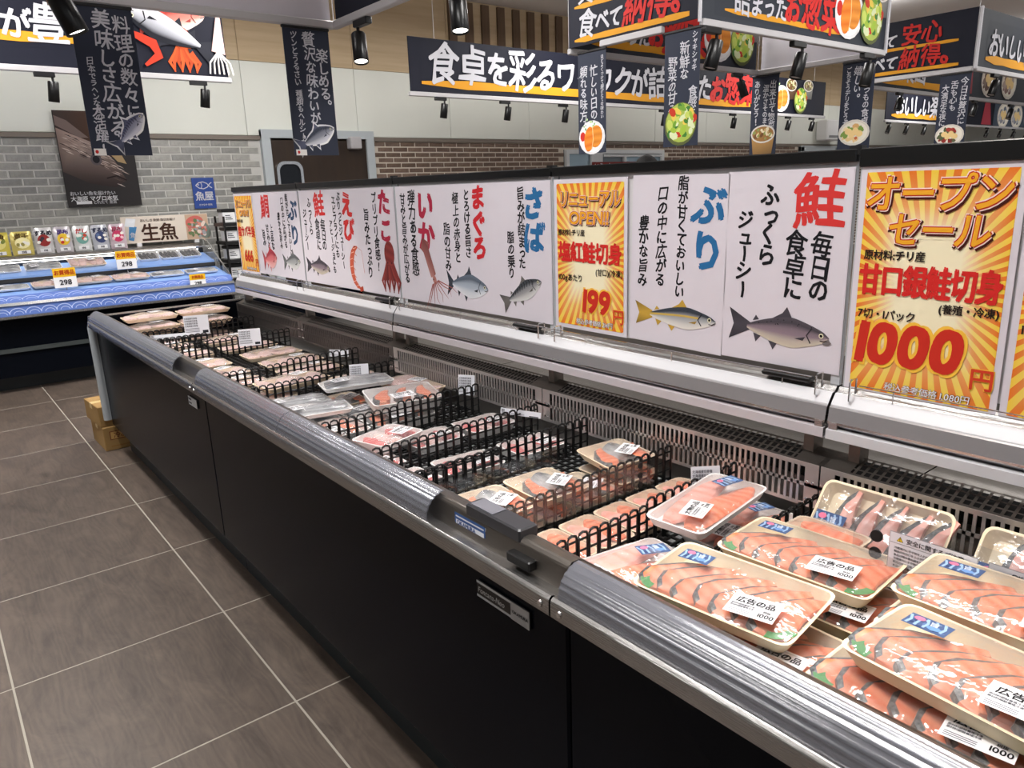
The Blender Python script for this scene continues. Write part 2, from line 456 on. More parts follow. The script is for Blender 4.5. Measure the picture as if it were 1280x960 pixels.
GB = [bm('grey_brick_a', (168, 167, 160), (150, 150, 145)), bm('grey_brick_b', (178, 177, 170), (162, 161, 156)), bm('grey_brick_c', (156, 156, 152), (142, 142, 138))]
BB = [bm('brown_brick_a', (118, 98, 84), (100, 82, 70)), bm('brown_brick_b', (132, 112, 98), (112, 92, 80)), bm('brown_brick_c', (104, 87, 76), (124, 104, 92))]
DX0, DX1, DZ = 2.955, 4.145, 1.955      # door opening
brick_wall('wall_grey_brick', -5.0, DX0, .186, .0655, GB, M('mortar_light', (204, 203, 198), .9), lambda x, z: .45 < x and z > .93, [])
brick_wall('wall_brown_brick', DX1, 26.0, .193, .0565, BB, M('mortar_tan', (216, 206, 192), .9), lambda x, z: x < 11.2 and z > 1.40,
           [(7.05, 9.0, .9, 1.80), (12.75, 14.05, 0, 1.90)])

# swing door with steel frame
DOOR = M('dark_brown_door', (52, 38, 26), .45, var=(3, (46, 33, 23)), stretch=(6, 1, .5))
FRAME = M('grey_door_frame', (188, 196, 200), .45)
door = struct(MB().chbox(DX0+.05, DX1-.05, WY-.03, WY+.012, .01, DZ-.05, .003).build('door_1', DOOR))
MB().box(DX0-.03, DX0+.06, WY-.06, WY+.02, 0, DZ+.02).build('door_frame', FRAME, door)
MB().box(DX1-.06, DX1+.03, WY-.06, WY+.02, 0, DZ+.02).build('door_frame', FRAME, door)
MB().box(DX0-.03, DX1+.03, WY-.062, WY+.02, DZ-.05, DZ+.03).build('door_frame', FRAME, door)
MB().chbox(3.86, 3.99, WY-.13, WY-.03, 1.80, 1.925, .008).build('door_closer', ALU, door)
lp = rr(.28, .56, .085, 5)
wf = MB().loft([[(3.19+x*s, y, 1.40+z*s2) for x, z in lp] for s, s2, y in ((1, 1, WY-.03), (1, 1, WY-.055), (.8, .9, WY-.055), (.8, .9, WY-.034))])
wf.build('door_window_frame', CHROME, door, True)
MB().add([(3.19+x*.81, WY-.036, 1.40+z*.91) for x, z in lp], [tuple(range(len(lp)))]).build('door_window_pane', MIRROR, door)

# serving window in the brown brick wall
wn = struct(MB().box(7.03, 9.02, WY-.02, WY+.03, .9, 1.81).build('window_1', M('pass_window_dark', (120, 132, 138), .2)))
WFR = M('white_window_frame', (222, 226, 228), .4)
for a in [(7.03, 9.02, 1.755, 1.81), (7.03, 7.09, .9, 1.76), (8.96, 9.02, .9, 1.76), (7.50, 7.72, .9, 1.76), (7.74, 8.96, 1.715, 1.745), (8.15, 8.20, 1.60, 1.72), (8.2, 8.96, 1.60, 1.62)]:
    MB().chbox(a[0], a[1], WY-.06, WY-.018, a[2], a[3], .003).build('window_frame', WFR, wn)
MB().box(7.10, 7.5, WY-.026, WY-.02, .92, 1.755).build('window_pane', M('pass_glass', (150, 170, 180), .08, .3), wn)
MB().box(8.2, 8.96, WY-.026, WY-.02, 1.62, 1.715).build('window_pane', M('pass_glass', (150, 170, 180), .08, .3), wn)
sg = thing('notice_banner', 'maroon banner with white letters below the serving window frame', 'banner', (8.00, WY-.075, 1.412))
MB().box(-.5, .66, 0, .01, 0, .235).build('cloth', M('maroon_cloth', (122, 34, 30), .7), sg)
P = Print(); P.text('いらっしゃいませ お惣菜', -.46, .175, .09, WH, 2, .03); P.build('lettering', sg)

# far doorway in the brown brick wall
d2 = struct(MB().box(12.85, 13.95, WY-.02, WY+.03, 0, 1.80).build('door_2', M('dark_doorway', (44, 36, 32), .6)))
for a in [(12.75, 12.86, 0, 1.88), (13.94, 14.05, 0, 1.88), (12.75, 14.05, 1.80, 1.90)]:
    MB().chbox(a[0], a[1], WY-.06, WY+.02, a[2], a[3], .004).build('door_frame', FRAME, d2)
aw = thing('wall_box', 'white equipment box mounted above the far doorway', 'box', (13.55, WY-.02, 1.98))
MB().chbox(-.28, .28, -.22, 0, 0, .36, .02).build('housing', WHITEP, aw)
MB().box(-.2, .2, -.225, -.219, .05, .09).build('outlet_slot', M('slot_grey', (150, 152, 154), .5), aw)
# ceiling air slot
cv = thing('ceiling_vent', 'white ceiling air vent with black slots', 'vent', (6.6, 3.25, 3.395))
MB().chbox(-.35, .35, -.16, .16, .005, .045, .01).build('housing', ALU, cv)
for k in range(3): MB().box(-.32, .32, -.11+k*.09, -.07+k*.09, -.002, .006).build('slot', BLACKM, cv)

# ================================================================== REFRIGERATED ISLAND
RX = 0.665                     # front of the bumper
GRX = 1.45                     # air grille plane
SX = 1.515                     # sign plane, middle of the island
J = [-1.065, .765, 2.595, 4.425]
BLINER = M('steel_liner', (120, 116, 112), .32, .85, bump=(60, .2), stretch=(8, .25, 8))
CLABEL = ['black refrigerated island case holding the salmon slice trays and safety notices',
          'black refrigerated island case with the long name plate below its steel bumper',
          'black refrigerated island case with the grey corner guard beside the cardboard cartons']
def grille(parent, ya, yb, gm):
    mb = MB(); x0, x1 = GRX, GRX+.003
    for z0, z1 in ((.642, .650), (.689, .697), (.734, .744)): mb.box(x0, x1, ya, yb, z0, z1)
    for a, b in ((ya, ya+.032), (yb-.032, yb)): mb.box(x0, x1, a, b, .650, .734)
    n = int((yb-ya-.064)/.0150); p = (yb-ya-.064)/n
    for k in range(1, n):
        y = ya+.032+k*p; mb.box(x0, x1, y-.0032, y+.0032, .650, .734)
    g = mb.build('air_grille', gm, parent)
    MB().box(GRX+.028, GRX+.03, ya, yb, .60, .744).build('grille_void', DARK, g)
    sc = MB()
    for yy in (ya+.012, ya+.025, yb-.012, yb-.025):
        for zz in (.66, .70): sc.lathe([(.004, 0), (.003, .002), (0.0005, .0025)], 8, 0, False, True, Matrix.Translation((GRX, yy, zz)) @ Matrix.Rotation(-PI/2, 4, 'Y'))
    tag(sc.build('screws', CHROME, g), kind='stuff')
    t = MB()                   # louvred top
    ang = lambda q: (GRX+.002+q*.062, .744+q*.020)
    for q0, q1 in ((0, .10), (.30, .36), (.60, .66), (.92, 1)):
        (xa, za), (xb, zb) = ang(q0), ang(q1)
        t.add([(xa, ya, za), (xb, ya, zb), (xb, yb, zb), (xa, yb, za)], [(0, 1, 2, 3)])
    n = int((yb-ya)/.017)
    for k in range(n+1):
        y = ya+(yb-ya)*k/n; w = .003 if 3 < k < n-3 else .009
        (xa, za), (xb, zb) = ang(0), ang(1)
        t.add([(xa, y-w, za+.0004), (xb, y-w, zb+.0004), (xb, y+w, zb+.0004), (xa, y+w, za+.0004)], [(0, 1, 2, 3)])
    t.build('grille_top', STEEL_D, parent)
    (xa, za), (xb, zb) = ang(0), ang(1)
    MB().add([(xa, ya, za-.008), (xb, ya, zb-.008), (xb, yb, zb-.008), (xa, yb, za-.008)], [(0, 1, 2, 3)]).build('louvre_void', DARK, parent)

def wire_deck(parent, ya, yb, x0, x1, z):
    mb = MB(); n = int((yb-ya)/.025); m = int((x1-x0)/.025)
    for k in range(n+1):
        y = ya+(yb-ya)*k/n; mb.box(x0, x1, y-.0026, y+.0026, z-.005, z)
    for k in range(m+1):
        x = x0+(x1-x0)*k/m; mb.box(x-.0026, x+.0026, ya, yb, z-.0055, z-.0005)
    return mb.build('wire_deck', BLACK, parent)

DECK = .60
for q in range(3):
    ya, yb = J[q]+.002, J[q+1]-.002
    c = thing('island_case', CLABEL[q], 'display case', (0, 0, 0))
    c.location = (1.1, (ya+yb)/2, 0)
    inv = Matrix.Translation((-1.1, -(ya+yb)/2, 0))
    MB().chbox(.703, .74, ya, yb, .155, .715, .004).build('front_panel', PANEL, c)
    MB().box(.766, 2.27, ya, yb, 0, .17).build('kick_plate', KICK, c)
    MB().box(.735, 2.30, ya, yb, .165, .56).build('body', PANEL, c)
    # steel bumper and channel
    MB().extrude_y([(.703, .706), (RX+.003, .706), (RX, .709), (RX, .733), (RX+.002, .738), (RX+.006, .741), (RX+.012, .740), (RX+.016, .735), (.708, .733)], ya, yb).build('bumper', STEEL, c, True)
    MB().extrude_y([(.700, .731), (.704, .738), (.707, .770), (.710, .778), (.715, .782), (.728, .782), (.734, .780)], ya, yb).build('rail_riser', STEEL_D, c, True)
    MB().extrude_y([(.734, .780), (.740, .777), (.768, .757), (.771, .70), (.775, .58)], ya, yb).build('inner_lining', BLACKM if q == 0 else BLINER, c)
    MB().box(.745, 1.52, ya, yb, .555, .575).build('tank_floor', TANK, c)
    MB().box(1.475, 1.50, ya, yb, .575, .70).build('tank_back', BLINER, c)
    wire_deck(c, ya+.01, yb-.01, .78, 1.44, DECK)
    mid = (ya+yb)/2
    for a, b in ((ya, mid-.002), (mid+.002, yb)): grille(c, a, b, GRILLE if q < 2 else GRILLE_SHADED)
    for y in (ya+.05, mid, yb-.05): MB().box(1.49, 1.53, y-.012, y+.012, .70, .8045).build('canopy_bracket', STEEL_D, c)
    # far half of the island
    MB().extrude_y([(1.53, .70), (1.53, .575), (2.27, .575), (2.285, .79), (2.32, .793), (2.36, .741), (2.365, .706), (2.30, .70), (2.30, .155)], ya, yb).build('far_side_tank', BLINER, c)
    for ch in c.children: ch.matrix_parent_inverse = inv
    # acrylic price rail: gently ribbed sheet
    def rail(y0, y1):
        prof = []
        for i in range(25):
            t = i/24; a = t*PI*.5
            rib = .0009*math.sin(i*PI*.5)*(1 if 1 < i < 23 else 0)
            prof.append((RX+.009+.044*(1-math.cos(a))-rib*math.cos(a), .741+.0485*math.sin(a)+rib*math.sin(a)))
        back = [(x+.0022, z-.0022) for x, z in reversed(prof)]
        o = MB().extrude_y(prof+back, y0, y1, 0, True, True).build('price_rail', ACRYL, c, True)
        o.matrix_parent_inverse = inv
    segs = {0: [(-1.0, -.2), (-.19, .755)], 1: [(1.13, 1.86), (1.865, 2.585)], 2: [(2.86, 3.6), (3.605, 4.42)]}[q]
    for a, b in segs: rail(a, b)
    bolts = MB()
    for yy in (ya+.02, yb-.02): bolts.lathe([(.006, 0), (.005, .003), (.001, .004)], 10, 0, False, True, Matrix.Translation((RX, yy, .722)) @ Matrix.Rotation(-PI/2, 4, 'Y'))
    o = bolts.build('bolts', CHROME, c); o.matrix_parent_inverse = inv; tag(o, kind='stuff')
    if q == 2:
        o = MB().tube([(.687, 4.462, .185), (.687, 4.462, .70), (.695, 4.458, .735)], [.021, .021, .016], 14).build('corner_guard', M('grey_guard', (168, 174, 178), .4), c, True); o.matrix_parent_inverse = inv
        o = MB().extrude_x([(4.427, .16), (4.427, .757), (4.445, .757), (4.445, .16)], .703, 2.30, 0, True, True).build('end_panel', PANEL, c); o.matrix_parent_inverse = inv
        o = MB().extrude_x([(4.44, .706), (4.475, .709), (4.475, .735), (4.448, .765), (4.43, .765), (4.43, .706)], RX+.01, 2.3, 0, True, True).build('end_bumper', STEEL, c); o.matrix_parent_inverse = inv
    if q == 1:
        o = MB().extrude_y([(.7075, .742), (.7055, .766), (.7095, .766), (.7095, .742)], .98, 1.075, 0, True, True).build('maker_sticker', WHITEP, c); o.matrix_parent_inverse = inv
        o = MB().chbox(.706, .748, .885, 1.04, .771, .796, .003).build('controller', M('controller_dark', (52, 52, 56), .35), c); o.matrix_parent_inverse = inv
        o = MB().box(.711, .743, .965, 1.03, .7962, .7972).build('controller_display', M('lcd_grey', (112, 112, 120), .25), c); o.matrix_parent_inverse = inv
        o = MB().chbox(.688, .706, .84, .90, .742, .760, .002).build('sensor_box', BLACK, c); o.matrix_parent_inverse = inv
# name plates on the case fronts
def plate(case_y, L, h, z, label):
    p = thing('name_plate', label, 'name plate', (.7005, case_y, z), -PI/2)
    MB().chbox(0, L, -.002, .002, 0, h, .0008).build('plate', BLACK, p)
    return p
p = plate(1.005, .15, .034, .625, 'black and silver name plate riveted to the case front below the bumper')
MB().box(.100, .150, -.0032, -.002, 0, .034).build('silver_end', M('silver_foil', (176, 178, 180), .35, .4), p)
P = Print(); P.rect(0, .100, .0005, .0055, (186, 188, 190), 6); P.rect(0, .100, .0285, .0335, (186, 188, 190), 6)
P.text('Fontana-Neo', .005, .017, .0150, (206, 206, 206), 7, 0, .9, .2); P.text('OKAMURA', .105, .017, .0080, (40, 40, 44), 9, .02); P.build('lettering', p)
p = plate(2.79, .10, .032, .622, 'small pale rating plate beside the panel joint of the case front')
P = Print(); P.rect(0, .10, 0, .032, (196, 198, 200), 6)
P.rect(.004, .04, .006, .012, (50, 52, 56), 7); P.rect(.004, .04, .02, .027, (50, 52, 56), 7); P.build('lettering', p)
P = Print(); P.rect(0, .095, 0, .026, (60, 92, 150), 1); P.rect(.004, .091, .004, .013, (226, 230, 238), 2); P.text('OKAMURA', .008, .0085, .011, (40, 70, 130), 3, .03); P.rect(.004, .091, .018, .021, (226, 230, 238), 2)
p = thing('maker_label', 'blue and white maker label inside the open steel rail channel', 'label', (.7052, 1.075, .742), -PI/2); P.build('print', p)

# ---- canopy shelf above the grilles, one per case
for q in range(3):
    ya, yb = J[q]+.003, J[q+1]-.003
    s = thing('canopy_shelf', ['steel canopy shelf below the large orange sale posters', 'steel canopy shelf below the salmon, yellowtail and mackerel posters', 'steel canopy shelf below the shrimp and sea bream posters'][q], 'shelf', (SX, (ya+yb)/2, .80))
    inv = Matrix.Translation((-SX, -(ya+yb)/2, -.80))
    def sp(mb, name, mat, smooth=False):
        o = mb.build(name, mat, s, smooth); o.matrix_parent_inverse = inv; return o
    sp(MB().extrude_y([(1.50, .812), (1.462, .806), (1.455, .808), (1.4555, .829), (1.470, .8305)], ya, yb), 'light_lip', SHELFW if q == 0 else M('pale_grey_enamel', (196, 190, 194), .3))
    sp(MB().extrude_y([(1.475, .829), (1.4625, .838), (1.459, .841), (1.4592, .846)], ya, yb), 'gap_trim', CHROME)
    sp(MB().extrude_y([(1.4592, .846), (1.464, .876), (1.468, .8785)], ya, yb), 'bevel', SHELFG)
    sp(MB().extrude_y([(1.468, .8785), (1.4685, .881), (1.484, .9025), (1.488, .9035)], ya, yb), 'white_strip', SHELFW)
    sp(MB().extrude_y([(1.488, .9035), (1.490, .902), (1.497, .908), (1.500, .914), (1.528, .914), (1.533, .902), (1.54, .9035)], ya, yb), 'sign_channel', STEEL)
    sp(MB().extrude_y([(1.54, .9035), (1.562, .881), (1.571, .846), (1.575, .81), (1.53, .812)], ya, yb), 'far_side', SHELFG)
    sp(MB().box(1.50, 1.535, ya, yb, .813, .90), 'core', SHELFG)
    for y in (ya+.004, yb-.022): sp(MB().box(1.458, 1.56, y, y+.018, .807, .845), 'end_cap', STEEL)
    n = 2
    for k in range(3):
        y = J[q]+.915*k+(.05 if k == 0 else -.05 if k == 2 else 0)
        sp(MB().box(1.462, 1.53, y-.010, y+.010, .806, .815), 'bracket_plate', STEEL_D)
    rail_z = .928
    sp(MB().tube([(1.484, ya+.05, rail_z), (1.484, yb-.05, rail_z)], .0017, 5), 'guard_wire', CHROME)
    for k in range(6):
        y = ya+.12+k*(yb-ya-.24)/5
        sp(MB().tube([(1.484, y, rail_z), (1.484, y, .902)], .0014, 5), 'guard_post', CHROME)
    for y in (J[q]+.035, J[q]+.875, J[q]+.950, J[q+1]-.04):
        sp(MB().tube([(1.476, y, .892), (1.470, y, .895), (1.470, y, .935), (1.474, y, .94), (1.496, y, .94), (1.496, y, .905)], .0022, 6), 'wire_hook', CHROME)

# ---- sign stands, one per bay
for k in range(-1, 4):
    y0, y1 = .765+k*.915, .765+(k+1)*.915
    nm = {-1: 'the two large orange sale posters', 0: 'the big salmon poster', 1: 'the squid poster', 2: 'the octopus poster', 3: 'the sea bream poster'}[k]
    s = thing('sign_stand', 'black topped clear sign stand carrying '+nm, 'sign stand', (SX, (y0+y1)/2, .914))
    L = (y1-y0)/2
    h = 1.402-.914; th = .036 if k == -1 else .026
    MB().chbox(-.012, .012, -L+.003, L-.003, h-th, h, .002).build('top_bar', BLACKM, s)
    for sy in (-1, 1): MB().box(-.004, .006, sy*(L-.014)-.010, sy*(L-.014)+.010, 0, h-th).build('post', M('clear_grey_post', (186, 188, 192), .25), s)
    MB().box(.001, .003, -L+.02, L-.02, .02, h-th).build('backing_sheet', M('white_backing', (216, 214, 216), .6), s)
    MB().chbox(-.036, -.010, -L+.055, -L+.175, 0, .012, .003).build('foot', BLACK, s)
    MB().box(-.01, .01, -L-.005, -L+.02, h-.012, h+.006).build('joiner', BLACK, s)

# ================================================================== POSTERS ON THE ISLAND
def burst(P, w, h, cx, cy, n, x0, y0, c1=(232, 120, 36), c2=(246, 206, 70), cc=(250, 240, 204), layer=1):
    """printed sun rays from (cx, cy) to the border of the rectangle"""
    def hit(a):
        dx, dy = math.cos(a), math.sin(a); t = 9
        if dx > 1e-6: t = min(t, (x0+w-cx)/dx)
        if dx < -1e-6: t = min(t, (x0-cx)/dx)
        if dy > 1e-6: t = min(t, (y0+h-cy)/dy)
        if dy < -1e-6: t = min(t, (y0-cy)/dy)
        return t
    P.rect(x0, x0+w, y0, y0+h, cc, layer)
    for k in range(n):
        col = c1 if k % 2 else c2
        a0, a1 = 2*PI*k/n, 2*PI*(k+1)/n
        m = 3
        for j in range(m):
            b0, b1 = a0+(a1-a0)*j/m, a0+(a1-a0)*(j+1)/m
            t0, t1 = hit(b0), hit(b1)
            q = lambda b, t, u: (cx+math.cos(b)*t*u, cy+math.sin(b)*t*u)
            for u0, u1, f0, f1 in ((.42, .70, 0, .62), (.70, 1, .62, 1)):
                mixc = lambda f: tuple(cc[i]+(col[i]-cc[i])*f for i in range(3))
                P.poly([q(b0, t0, u0), q(b0, t0, u1), q(b1, t1, u1), q(b1, t1, u0)], [mixc(f0), mixc(f1), mixc(f1), mixc(f0)], layer+1)

def lerp(a, b, t): return tuple(a[i]+(b[i]-a[i])*t for i in range(3))
def fish(P, cx, cy, L, ang, back, belly, fin, H=.3, layer=3, spots=0, tail=.2, hook=False, stripes=False, line=None, peak=.38, side=None):
    """fish picture, head to the right"""
    ca, sa = math.cos(ang), math.sin(ang)
    T = lambda x, y: (cx+(x*ca-y*sa)*L, cy+(x*sa+y*ca)*L)
    n = 16; body = 1-tail
    x_of = lambda t: .5-t*body
    def half(t):
        k = (t/peak)**.62 if t < peak else max(0, 1-((t-peak)/(1-peak))**1.7)
        return H/2*(.14+.86*k) if t > peak else H/2*(.05+.95*k)
    # fins behind
    xb = .5-body
    P.poly([T(xb+.03, .035), T(-.5, H*.55), T(-.5+.055, 0), T(-.5+.01, -H*.55), T(xb+.03, -.035)], [fin, lerp(fin, (20, 20, 22), .4), fin, lerp(fin, (20, 20, 22), .4), fin], layer)
    dx = .5-body*(peak+.02)
    P.poly([T(dx, half(peak)*.9), T(dx-.06, half(peak)+H*.32), T(dx-.10, half(peak)+H*.10), T(dx-.2, half(.6)*.85)], fin, layer)
    P.poly([T(-.18, half(.82)), T(-.215, half(.82)+H*.14), T(-.245, half(.86)*.9)], fin, layer)
    P.poly([T(.02, -half(.55)*.9), T(-.02, -half(.55)-H*.20), T(-.07, -half(.62)*.9)], fin, layer)
    P.poly([T(-.15, -half(.78)*.9), T(-.20, -half(.8)-H*.22), T(-.23, -half(.86)*.9)], fin, layer)
    bands = [1, .62, .25, -.15, -.55, -1]
    side = side or lerp(back, belly, .5)
    cols = [back, lerp(back, (10, 10, 12), .12), lerp(back, side, .75), side, lerp(side, belly, .7), belly]
    for i in range(n):
        t0, t1 = i/n, (i+1)/n
        for b in range(5):
            P.poly([T(x_of(t0), half(t0)*bands[b]), T(x_of(t1), half(t1)*bands[b]), T(x_of(t1), half(t1)*bands[b+1]), T(x_of(t0), half(t0)*bands[b+1])],
                   [cols[b], cols[b], cols[b+1], cols[b+1]], layer+1)
    if line: P.stroke([T(x_of(t), half(t)*.2) for t in (.25, .45, .65, .85, 1)], L*.02, line, layer+2)
    if stripes:
        for k in range(9):
            t = .25+k*.075
            P.stroke([T(x_of(t), half(t)*.95), T(x_of(t)+.012, half(t)*.6), T(x_of(t)-.008, half(t)*.25)], L*.012, lerp(back, (8, 10, 14), .7), layer+2)
    r = random.Random(3)
    for k in range(spots):
        t = r.uniform(.2, .85); P.ell(*T(x_of(t), half(t)*r.uniform(.45, .92)), L*.006, L*.005, (30, 32, 36), layer+2, 0, 6)
    # head: gill, eye, mouth
    P.stroke([T(x_of(.22)+.015, half(.22)*.75), T(x_of(.25)-.005, 0), T(x_of(.22)+.012, -half(.22)*.7)], L*.012, lerp(back, (15, 15, 18), .5), layer+2)
    P.ell(*T(x_of(.09), half(.09)*.28), L*.022, L*.022, (230, 226, 190), layer+2, 0, 12); P.ell(*T(x_of(.09), half(.09)*.28), L*.013, L*.013, (12, 12, 14), layer+3, 0, 10)
    P.stroke([T(.5, -.008), T(.455, -.03), T(.42, -.028)], L*.009, (40, 34, 36), layer+2)
    P.poly([T(x_of(.27), -half(.27)*.15), T(x_of(.27)-.10, -half(.27)*.42), T(x_of(.27)-.02, -half(.27)*.5)], lerp(fin, (30, 30, 30), .25), layer+2)
    if hook: P.poly([T(.49, .0), T(.525, -.035), T(.50, -.055), T(.46, -.06), T(.44, -.045), T(.475, -.03)], lerp(back, belly, .3), layer+2)
def squid(P, cx, cy, L, ang):
    ca, sa = math.cos(ang), math.sin(ang); T = lambda x, y: (cx+(x*ca-y*sa)*L, cy+(x*sa+y*ca)*L)
    P.poly([T(.5, 0), T(.38, .12), T(.26, .05), T(.26, -.05), T(.38, -.12)], [(120, 66, 66)]+[(150, 88, 84)]*4, 3)
    P.poly([T(.5, 0), T(.34, .075), T(-.08, .07), T(-.1, 0), T(-.08, -.07), T(.34, -.075)], [(122, 70, 70), (150, 92, 88), (190, 140, 132), (206, 160, 150), (160, 104, 98), (126, 74, 72)], 4)
    P.ell(*T(-.14, 0), L*.06, L*.045, (186, 128, 118), 4, ang); P.ell(*T(-.13, .02), L*.012, L*.012, BK, 5)
    for k in range(8):
        a = (k-3.5)*.055; P.stroke([T(-.18, a*.4), T(-.3, a*1.2), T(-.4, a*2+.02*(-1)**k), T(-.5, a*2.2-.02*(-1)**k)], [L*.018, L*.014, L*.010, L*.004], (168, 92, 84), 4)
def octopus(P, cx, cy, s, col=(150, 62, 58), dark=(96, 36, 36)):
    P.ell(cx, cy+s*.28, s*.2, s*.26, [col if k % 2 else lerp(col, dark, .5) for k in range(18)], 4)
    for k in range(8):
        d = (k-3.5)/3.5
        P.stroke([(cx+d*s*.1, cy+s*.08), (cx+d*s*.22, cy-s*.12), (cx+d*s*.36, cy-s*.28), (cx+d*s*.30+s*.05*(-1)**k, cy-s*.5)], [s*.13, s*.12, s*.08, s*.03], lerp(col, dark, (k % 3)*.35), 3)
    P.ell(cx-s*.08, cy+s*.10, s*.02, s*.02, (60, 24, 24), 5, 0, 8); P.ell(cx+s*.08, cy+s*.10, s*.02, s*.02, (60, 24, 24), 5, 0, 8)
def shrimp(P, cx, cy, s, col=(206, 96, 70)):
    pts = [(cx+s*(.12-.30*math.sin(t)), cy+s*.42*math.cos(t)) for t in [k*PI/8 for k in range(9)]]
    P.stroke(pts, [s*.04, s*.12, s*.16, s*.17, s*.17, s*.15, s*.12, s*.09, s*.05], col, 3)
    for x, y in pts[1:8]: P.stroke([(x-s*.07, y-s*.01), (x+s*.06, y+s*.02)], s*.012, (246, 200, 180), 4)
    for k in range(5): x, y = pts[2+k]; P.stroke([(x+s*.06, y), (x+s*.16, y-s*.06)], s*.015, lerp(col, (240, 190, 150), .3), 3)
    P.stroke([pts[0], (cx+s*.3, cy+s*.35), (cx+s*.36, cy-s*.1)], s*.008, col, 3); P.ell(pts[1][0]+s*.03, pts[1][1]+s*.03, s*.016, s*.016, BK, 5, 0, 8)
    x, y = pts[-1]; P.poly([(x-s*.03, y), (x+s*.12, y+s*.05), (x+s*.14, y-s*.05), (x, y-s*.08)], lerp(col, (140, 40, 30), .4), 3)

PW = .300
def poster(y_hi, label, w=PW, zb=.935, h=.432, tilt=0.):
    """root at the middle of the lower edge; y_hi is the edge farther down the aisle"""
    r = thing('poster', label, 'poster', (1.5085, y_hi-w/2, zb), -PI/2)
    r.rotation_euler = (0, tilt, -PI/2)
    MB().box(-w/2, w/2, -.0002, .0004, 0, h).build('sheet', M('poster_paper', (220, 214, 222), .55), r)
    return r, w, h
INKB, REDK, BLUEK, CRIM = (26, 26, 30), (214, 58, 56), (44, 108, 160), (176, 44, 70)
def seafood_poster(y_hi, label, big, bigcol, cols, art, small=False, tilt=0., jit=.05, zb=.935):
    r, w, h = poster(y_hi, label, zb=zb, tilt=tilt, h=.432+.935-zb)
    P = Print(); P.rect(-w/2+.002, w/2-.002, .002, h-.002, (220, 214, 222), 1.2)
    bx, bt, bs, bold, pitch = big[1:]
    P.vtext(big[0], bx, bt, bs, bigcol, 2, bold, pitch, 1, .06, 1., jit)
    for txt, cx, top, sz, pt in cols: P.vtext(txt, cx, top, sz*1.04, INKB, 2, .030, pt, .92, .05, .94, jit)
    P.build('lettering', r)
    Q = Print(); art(Q); Q.build('picture', r)
    return r
salm = lambda P: fish(P, -.005, .080, .255, -.03, (84, 78, 86), (206, 196, 176), (74, 70, 78), .27, spots=12, hook=True, side=(146, 128, 138), peak=.42)
buri = lambda P: fish(P, .0, .078, .262, .02, (62, 68, 78), (226, 222, 214), (196, 158, 64), .22, line=(206, 176, 92), side=(176, 178, 180), peak=.40)
saba = lambda P: fish(P, .0, .085, .22, .42, (70, 74, 80), (214, 214, 212), (112, 108, 106), .28, stripes=True, side=(156, 156, 158), peak=.38)
magu = lambda P: fish(P, .0, .085, .25, -.03, (104, 116, 132), (226, 228, 232), (64, 70, 80), .34, side=(176, 186, 198), peak=.42, tail=.15)
tai = lambda P: fish(P, .01, .085, .20, .10, (196, 70, 80), (240, 190, 186), (206, 92, 96), .52, side=(222, 126, 128), peak=.40)
BAY = [.765, 1.68, 2.595, 3.51, 4.425]
def slot(b, k): return BAY[b]+.008+.3*(k+1)    # far edge of the k-th sheet in a bay
seafood_poster(slot(0, 0)-.003, 'white poster with large red brush character above a grey salmon', ('鮭', .078, .425, .118, .035, 1), REDK,
    [('毎日の', .090, .300, .052, .92), ('食卓に', .030, .300, .052, .92), ('ふっくら', -.040, .405, .050, .98), ('ジューシー', -.100, .345, .046, .92)], salm)
seafood_poster(slot(0, 1)-.001, 'white poster with blue brush letters above a yellow finned fish', ('ぶり', .093, .415, .100, .04, 1.12), BLUEK,
    [('脂が甘くておいしい', .015, .428, .034, .99), ('口の中に広がる', -.048, .405, .036, 1.0), ('豊かな旨み', -.108, .330, .036, 1.02)], buri, tilt=.02)
seafood_poster(slot(1, 0), 'white poster with blue letters and a slanting mackerel picture beside the renewal sale poster', ('さば', .070, .415, .098, .05, 1.05), BLUEK,
    [('旨みが詰まった', .010, .415, .038, .98), ('脂の乗り', -.045, .280, .038, 1.0)], saba)
seafood_poster(slot(1, 1), 'white poster with three red letters and a tuna picture', ('まぐろ', .085, .425, .082, .05, 1.0), (206, 44, 52),
    [('とろける旨さ', .020, .415, .040, .98), ('極上の赤身と', -.045, .405, .040, 1.0), ('脂の甘み', -.108, .300, .042, 1.0)], magu)
seafood_poster(slot(1, 2), 'white poster with two crimson letters and a long slanting squid picture', ('いか', .055, .420, .105, .05, 1.08), CRIM,
    [('弾力ある食感', -.035, .415, .054, .96), ('甘みと旨みが広がる', -.100, .405, .040, .95)], lambda P: squid(P, .080, .125, .26, 2.0))
seafood_poster(slot(2, 0), 'white poster with two crimson letters and a dark red octopus picture', ('たこ', .070, .425, .095, .055, 1.12), CRIM,
    [('プリプリ食感!', -.010, .415, .046, 1.0), ('旨みたっぷり', -.085, .350, .050, 1.0)], lambda P: octopus(P, .085, .115, .20))
seafood_poster(slot(2, 1), 'white poster with two red letters and a curled orange shrimp picture', ('えび', .045, .420, .100, .055, 1.08), REDK,
    [('ぷりっとジューシー', -.030, .420, .040, 1.0), ('エビフライにも', -.080, .405, .040, 1.0), ('アヒージョにも', -.125, .300, .036, 1.0)], lambda P: shrimp(P, .085, .10, .21))
seafood_poster(slot(2, 2), 'white poster with red brush character and salmon picture beside the shrimp poster', ('鮭', .068, .425, .115, .035, 1), REDK,
    [('毎日の', .090, .300, .050, .92), ('食卓に', .030, .300, .050, .92), ('ふっくら', -.040, .400, .048, .98), ('ジューシー', -.100, .345, .044, .92)], salm)
